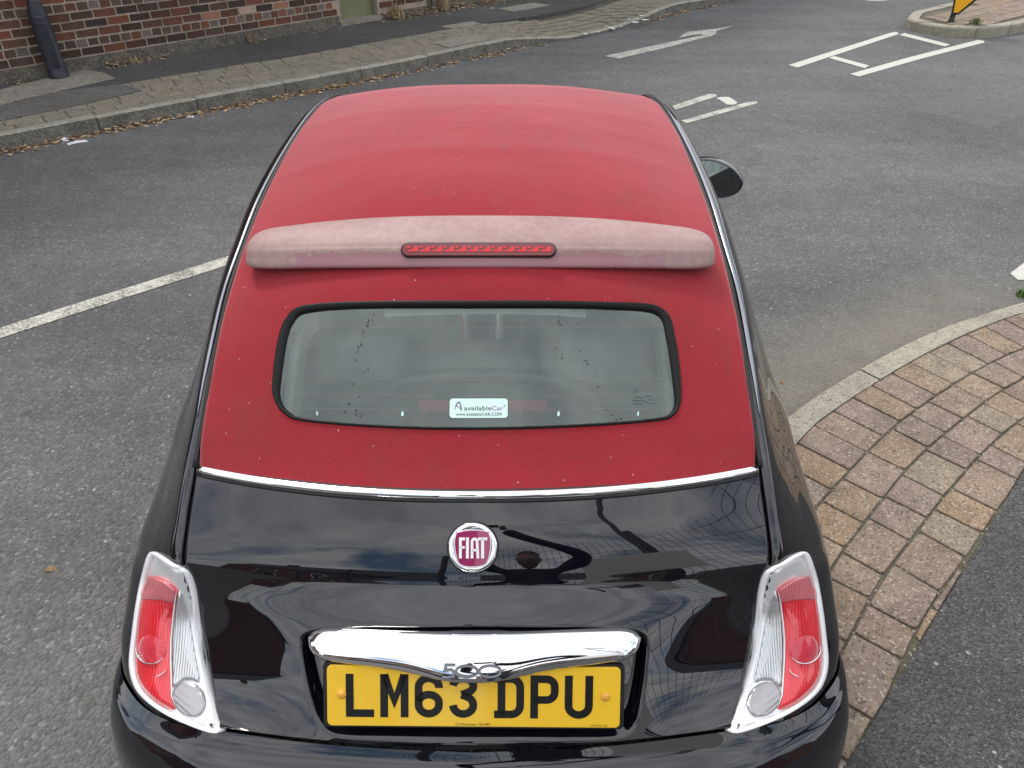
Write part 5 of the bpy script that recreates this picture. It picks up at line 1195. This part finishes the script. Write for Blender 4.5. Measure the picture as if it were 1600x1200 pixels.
sgb = thing('notice_board', 'white notice board with a red stripe hung on the mesh fence', 'notice', (*(fA + fd * 2.9 + np.array([-.69, .72]) * .06), 1.35), rz=math.atan2(fd[1], fd[0]) + math.pi)
box('board', .9, .012, .6, 'white', sgb, (0, 0, .3), .004); box('red_stripe', .88, .006, .14, 'seat_red', sgb, (0, -.012, .12), .001); box('dark_stripe', .7, .006, .07, 'ink', sgb, (0, -.012, .42), .001)
# the photographer
cloth = mat('dark_jacket', (.018, .018, .022), .85); skin = mat('skin', (.42, .25, .18), .55); jean = mat('dark_trousers', (.02, .024, .035), .85); hair_m = mat('dark_hair', (.02, .015, .012), .6)
per = thing('person', 'person in dark jacket and trousers holding a phone overhead behind the car', 'person', (.30, -1.22, PZ))
def skinmesh(name, J, E_, rad, m, parent, lev=2):
    me = bpy.data.meshes.new(name); me.from_pydata(J, E_, []); o = link(name, me, m, parent); mo = o.modifiers.new('s', 'SKIN'); mo.use_smooth_shade = True
    for v, r in zip(me.skin_vertices[0].data, rad): v.radius = r if isinstance(r, tuple) else (r, r)
    me.skin_vertices[0].data[0].use_root = True; sb = o.modifiers.new('d', 'SUBSURF'); sb.levels = lev; sb.render_levels = lev; return o
px0 = np.array([.30, -1.22, PZ])
def rel(p): return tuple(np.array(p) - px0)
phc = CAM - FW * .014 + RT * -.052 + UP * -.012
hR, hL = phc + RT * .088 - FW * .012, phc - RT * .088 - FW * .012
pel = (0, 0, .95)
J = [pel, (0, .01, 1.12), (0, .02, 1.30), (0, 0, 1.44), (0, .02, 1.52),
     (.10, 0, .90), (.12, .03, .48), (.13, -.03, .09), (-.10, 0, .90), (-.12, .05, .48), (-.13, 0, .09),
     (.17, 0, 1.42), (.33, .22, 1.60), rel(hR + np.array([.025, -.05, -.06])), (-.17, 0, 1.42), (-.45, .20, 1.60), rel(hL + np.array([-.025, -.05, -.06])), (.14, .09, .035), (-.14, .12, .035)]
EJ = [(0, 1), (1, 2), (2, 3), (3, 4), (0, 5), (5, 6), (6, 7), (0, 8), (8, 9), (9, 10), (3, 11), (11, 12), (12, 13), (3, 14), (14, 15), (15, 16), (7, 17), (10, 18)]
RJ = [(.16, .12), (.16, .115), (.17, .12), (.13, .09), .058, .092, .062, .045, .092, .062, .045, .082, .066, .052, .082, .066, .052, .04, .04]
body = skinmesh('body', J, EJ, RJ, cloth, per)
def headmesh():
    V = []; F = []; nu, nv = 24, 20
    for i in range(nu + 1):
        th = math.pi * i / nu
        for j in range(nv):
            a = 2 * math.pi * j / nv; x, y, z = math.sin(th) * math.cos(a), math.sin(th) * math.sin(a), math.cos(th)
            f = max(0, y); sx = .076 * (1 - .22 * max(0, -z)); yy_ = .095 * y
            nose = math.exp(-((x / .16) ** 2)) * math.exp(-((z + .12) / .2) ** 2) * .022 * (f > .5); eye = (math.exp(-(((abs(x) - .38) / .14) ** 2)) * math.exp(-((z - .08) / .11) ** 2)) * .009 * (f > .4); mth = math.exp(-((x / .3) ** 2)) * math.exp(-((z + .5) / .05) ** 2) * .005 * (f > .3); ear = .016 * math.exp(-((y + .05) / .14) ** 2) * math.exp(-((z + .02) / .22) ** 2) * (abs(x) > .8)
            V.append((x * sx + math.copysign(ear, x), yy_ + nose - eye + mth, z * .118))
    for i in range(nu):
        for j in range(nv): F.append((i * nv + j, i * nv + (j + 1) % nv, (i + 1) * nv + (j + 1) % nv, (i + 1) * nv + j))
    return V, F
Vh, Fh = headmesh(); hd0 = Matrix.Translation((0, .055, 1.625)) @ Matrix.Rotation(R(-10), 4, 'X')
mk('head', [tuple(hd0 @ Vector(v)) for v in Vh], Fh, skin, per, True)
hv = [tuple(hd0 @ Vector((v[0] * 1.1, v[1] * 1.08 - .008, v[2] * 1.08 + .006))) for v in Vh]
mk('hair', hv, [f for f in Fh if all(Vh[i][2] > .045 or (Vh[i][1] < -.02 and Vh[i][2] > -.06) for i in f)], hair_m, per, True)
for sgn, hp in ((1, hR), (-1, hL)):
    w0 = np.array(rel(hp + np.array([.025 * sgn, -.05, -.06]))); pc = np.array(rel(hp + RT * .012 * sgn - FW * .02 - UP * .01)); Jh = [tuple(w0), tuple(pc)]; Eh = [(0, 1)]; Rh = [.027, (.034, .018)]
    for k in range(4):
        b0 = pc + UP * (.024 - .016 * k) + RT * .004 * sgn; b1 = b0 + RT * .012 * sgn + FW * .03; b2 = b1 - RT * (.030 - .004 * abs(k - 1)) * sgn + FW * .012
        o = len(Jh); Jh += [tuple(b0), tuple(b1), tuple(b2)]; Eh += [(1, o), (o, o + 1), (o + 1, o + 2)]; Rh += [.010, .009, .0075]
    o = len(Jh); t0 = pc - UP * .02 - FW * .004; t1 = t0 - RT * .028 * sgn + UP * .012; Jh += [tuple(t0), tuple(t1)]; Eh += [(1, o), (o, o + 1)]; Rh += [.011, .009]
    skinmesh('hand', Jh, Eh, Rh, skin, per, 1)
tr = [(0, 0, .96), (.10, 0, .90), (.12, .03, .48), (.13, -.03, .10), (-.10, 0, .90), (-.12, .05, .48), (-.13, 0, .10)]
skinmesh('trousers', tr, [(0, 1), (1, 2), (2, 3), (0, 4), (4, 5), (5, 6)], [(.165, .125), .10, .072, .06, .10, .072, .06], jean, per)
ph = thing('phone', 'black phone held up in both hands of the person', 'phone', tuple(phc))
phm = frame((0, 0, 0), tuple(RT), tuple(-FW)); o = box('case', .158, .075, .009, 'blackplastic', ph, (0, 0, 0), .004, seg=2); o.data.transform(phm)
# a second dark car parked further back (no writing on it), houses on the horizon
skip = {'number_plate', 'emblem', 'window_sticker', 'door_mirror'}
def copy_tree(o, parent):
    c = o.copy(); COL.objects.link(c); c.parent = parent
    for ch in list(o.children):
        if ch.name.split('.')[0] not in skip: copy_tree(ch, c)
    return c
for (x, y, a, lab) in ((-2.3, -7.4, -12, 'black car with red roof parked behind the photographer on the road'), (3.4, -8.6, 60, 'black car with red roof parked inside the mesh fence')):
    c = copy_tree(car, None); c.location = (x, y, .0 if x < 0 else PZ); c.rotation_euler = (0, 0, R(a)); c['label'] = lab; c['group'] = 'dark cars reflected in the paint'
M['housebrick'] = stone('house_brick', [(.16, .07, .045), (.22, .10, .07)], rnd=False, gsc=8); M['slate'] = mat('slate_roof', (.05, .05, .055), .7); M['pane'] = mat('dark_pane', (.02, .022, .025), .06)
def house(x, y, w_, d_, h, a, label):
    t = thing('house', label, 'house', (x, y, 0), rz=R(a)); box('wall', w_, d_, h, 'housebrick', t, (0, 0, h / 2))
    P = [(-d_ / 2 - .3, h), (d_ / 2 + .3, h), (0, h + d_ * .38)]; Vr = [(sx * (w_ / 2 + .2), *p) for sx in (-1, 1) for p in P]
    r = mk('roof', Vr, [(0, 1, 2), (5, 4, 3), (0, 3, 4, 1), (1, 4, 5, 2), (2, 5, 3, 0)], 'slate', t); box('chimney', .8, .5, 1.6, 'housebrick', r, (w_ * .3, 0, h + d_ * .38))
    for i in range(int(w_ // 3)):
        for zf in (.28, .72):
            f_ = box('window', 1.15, .06, 1.25, 'white', t, (-w_ / 2 + 1.6 + i * 3, -d_ / 2 - .02, h * zf), .01); box('pane', .98, .02, 1.08, 'pane', f_, (0, -.035, 0))
house(-11, -24, 13, 8, 5.6, 158, 'red brick house with slate roof across the road behind the photographer')
house(7, -30, 15, 8, 5.8, 185, 'red brick house with slate roof beyond the mesh fence')
house(-22, -8, 12, 8, 5.6, 250, 'red brick house with slate roof down the road to the left')
house(26, -14, 14, 8, 5.6, 95, 'red brick house with slate roof to the right of the fence')

# lamp column behind the fence, mirrored in the rear glass
rp_ = thing('lamp_column', 'tall dark lamp column standing behind the mesh fence', 'lamp post', (1.75, -2.35, PZ))
lathe('column', [(.075, 0), (.072, 1.1), (.05, 1.25), (.038, 5.2)], 'postgrey', rp_, 18); box('lantern', .5, .18, .10, 'postgrey', rp_, (.2, 0, 5.22), .03, seg=2)
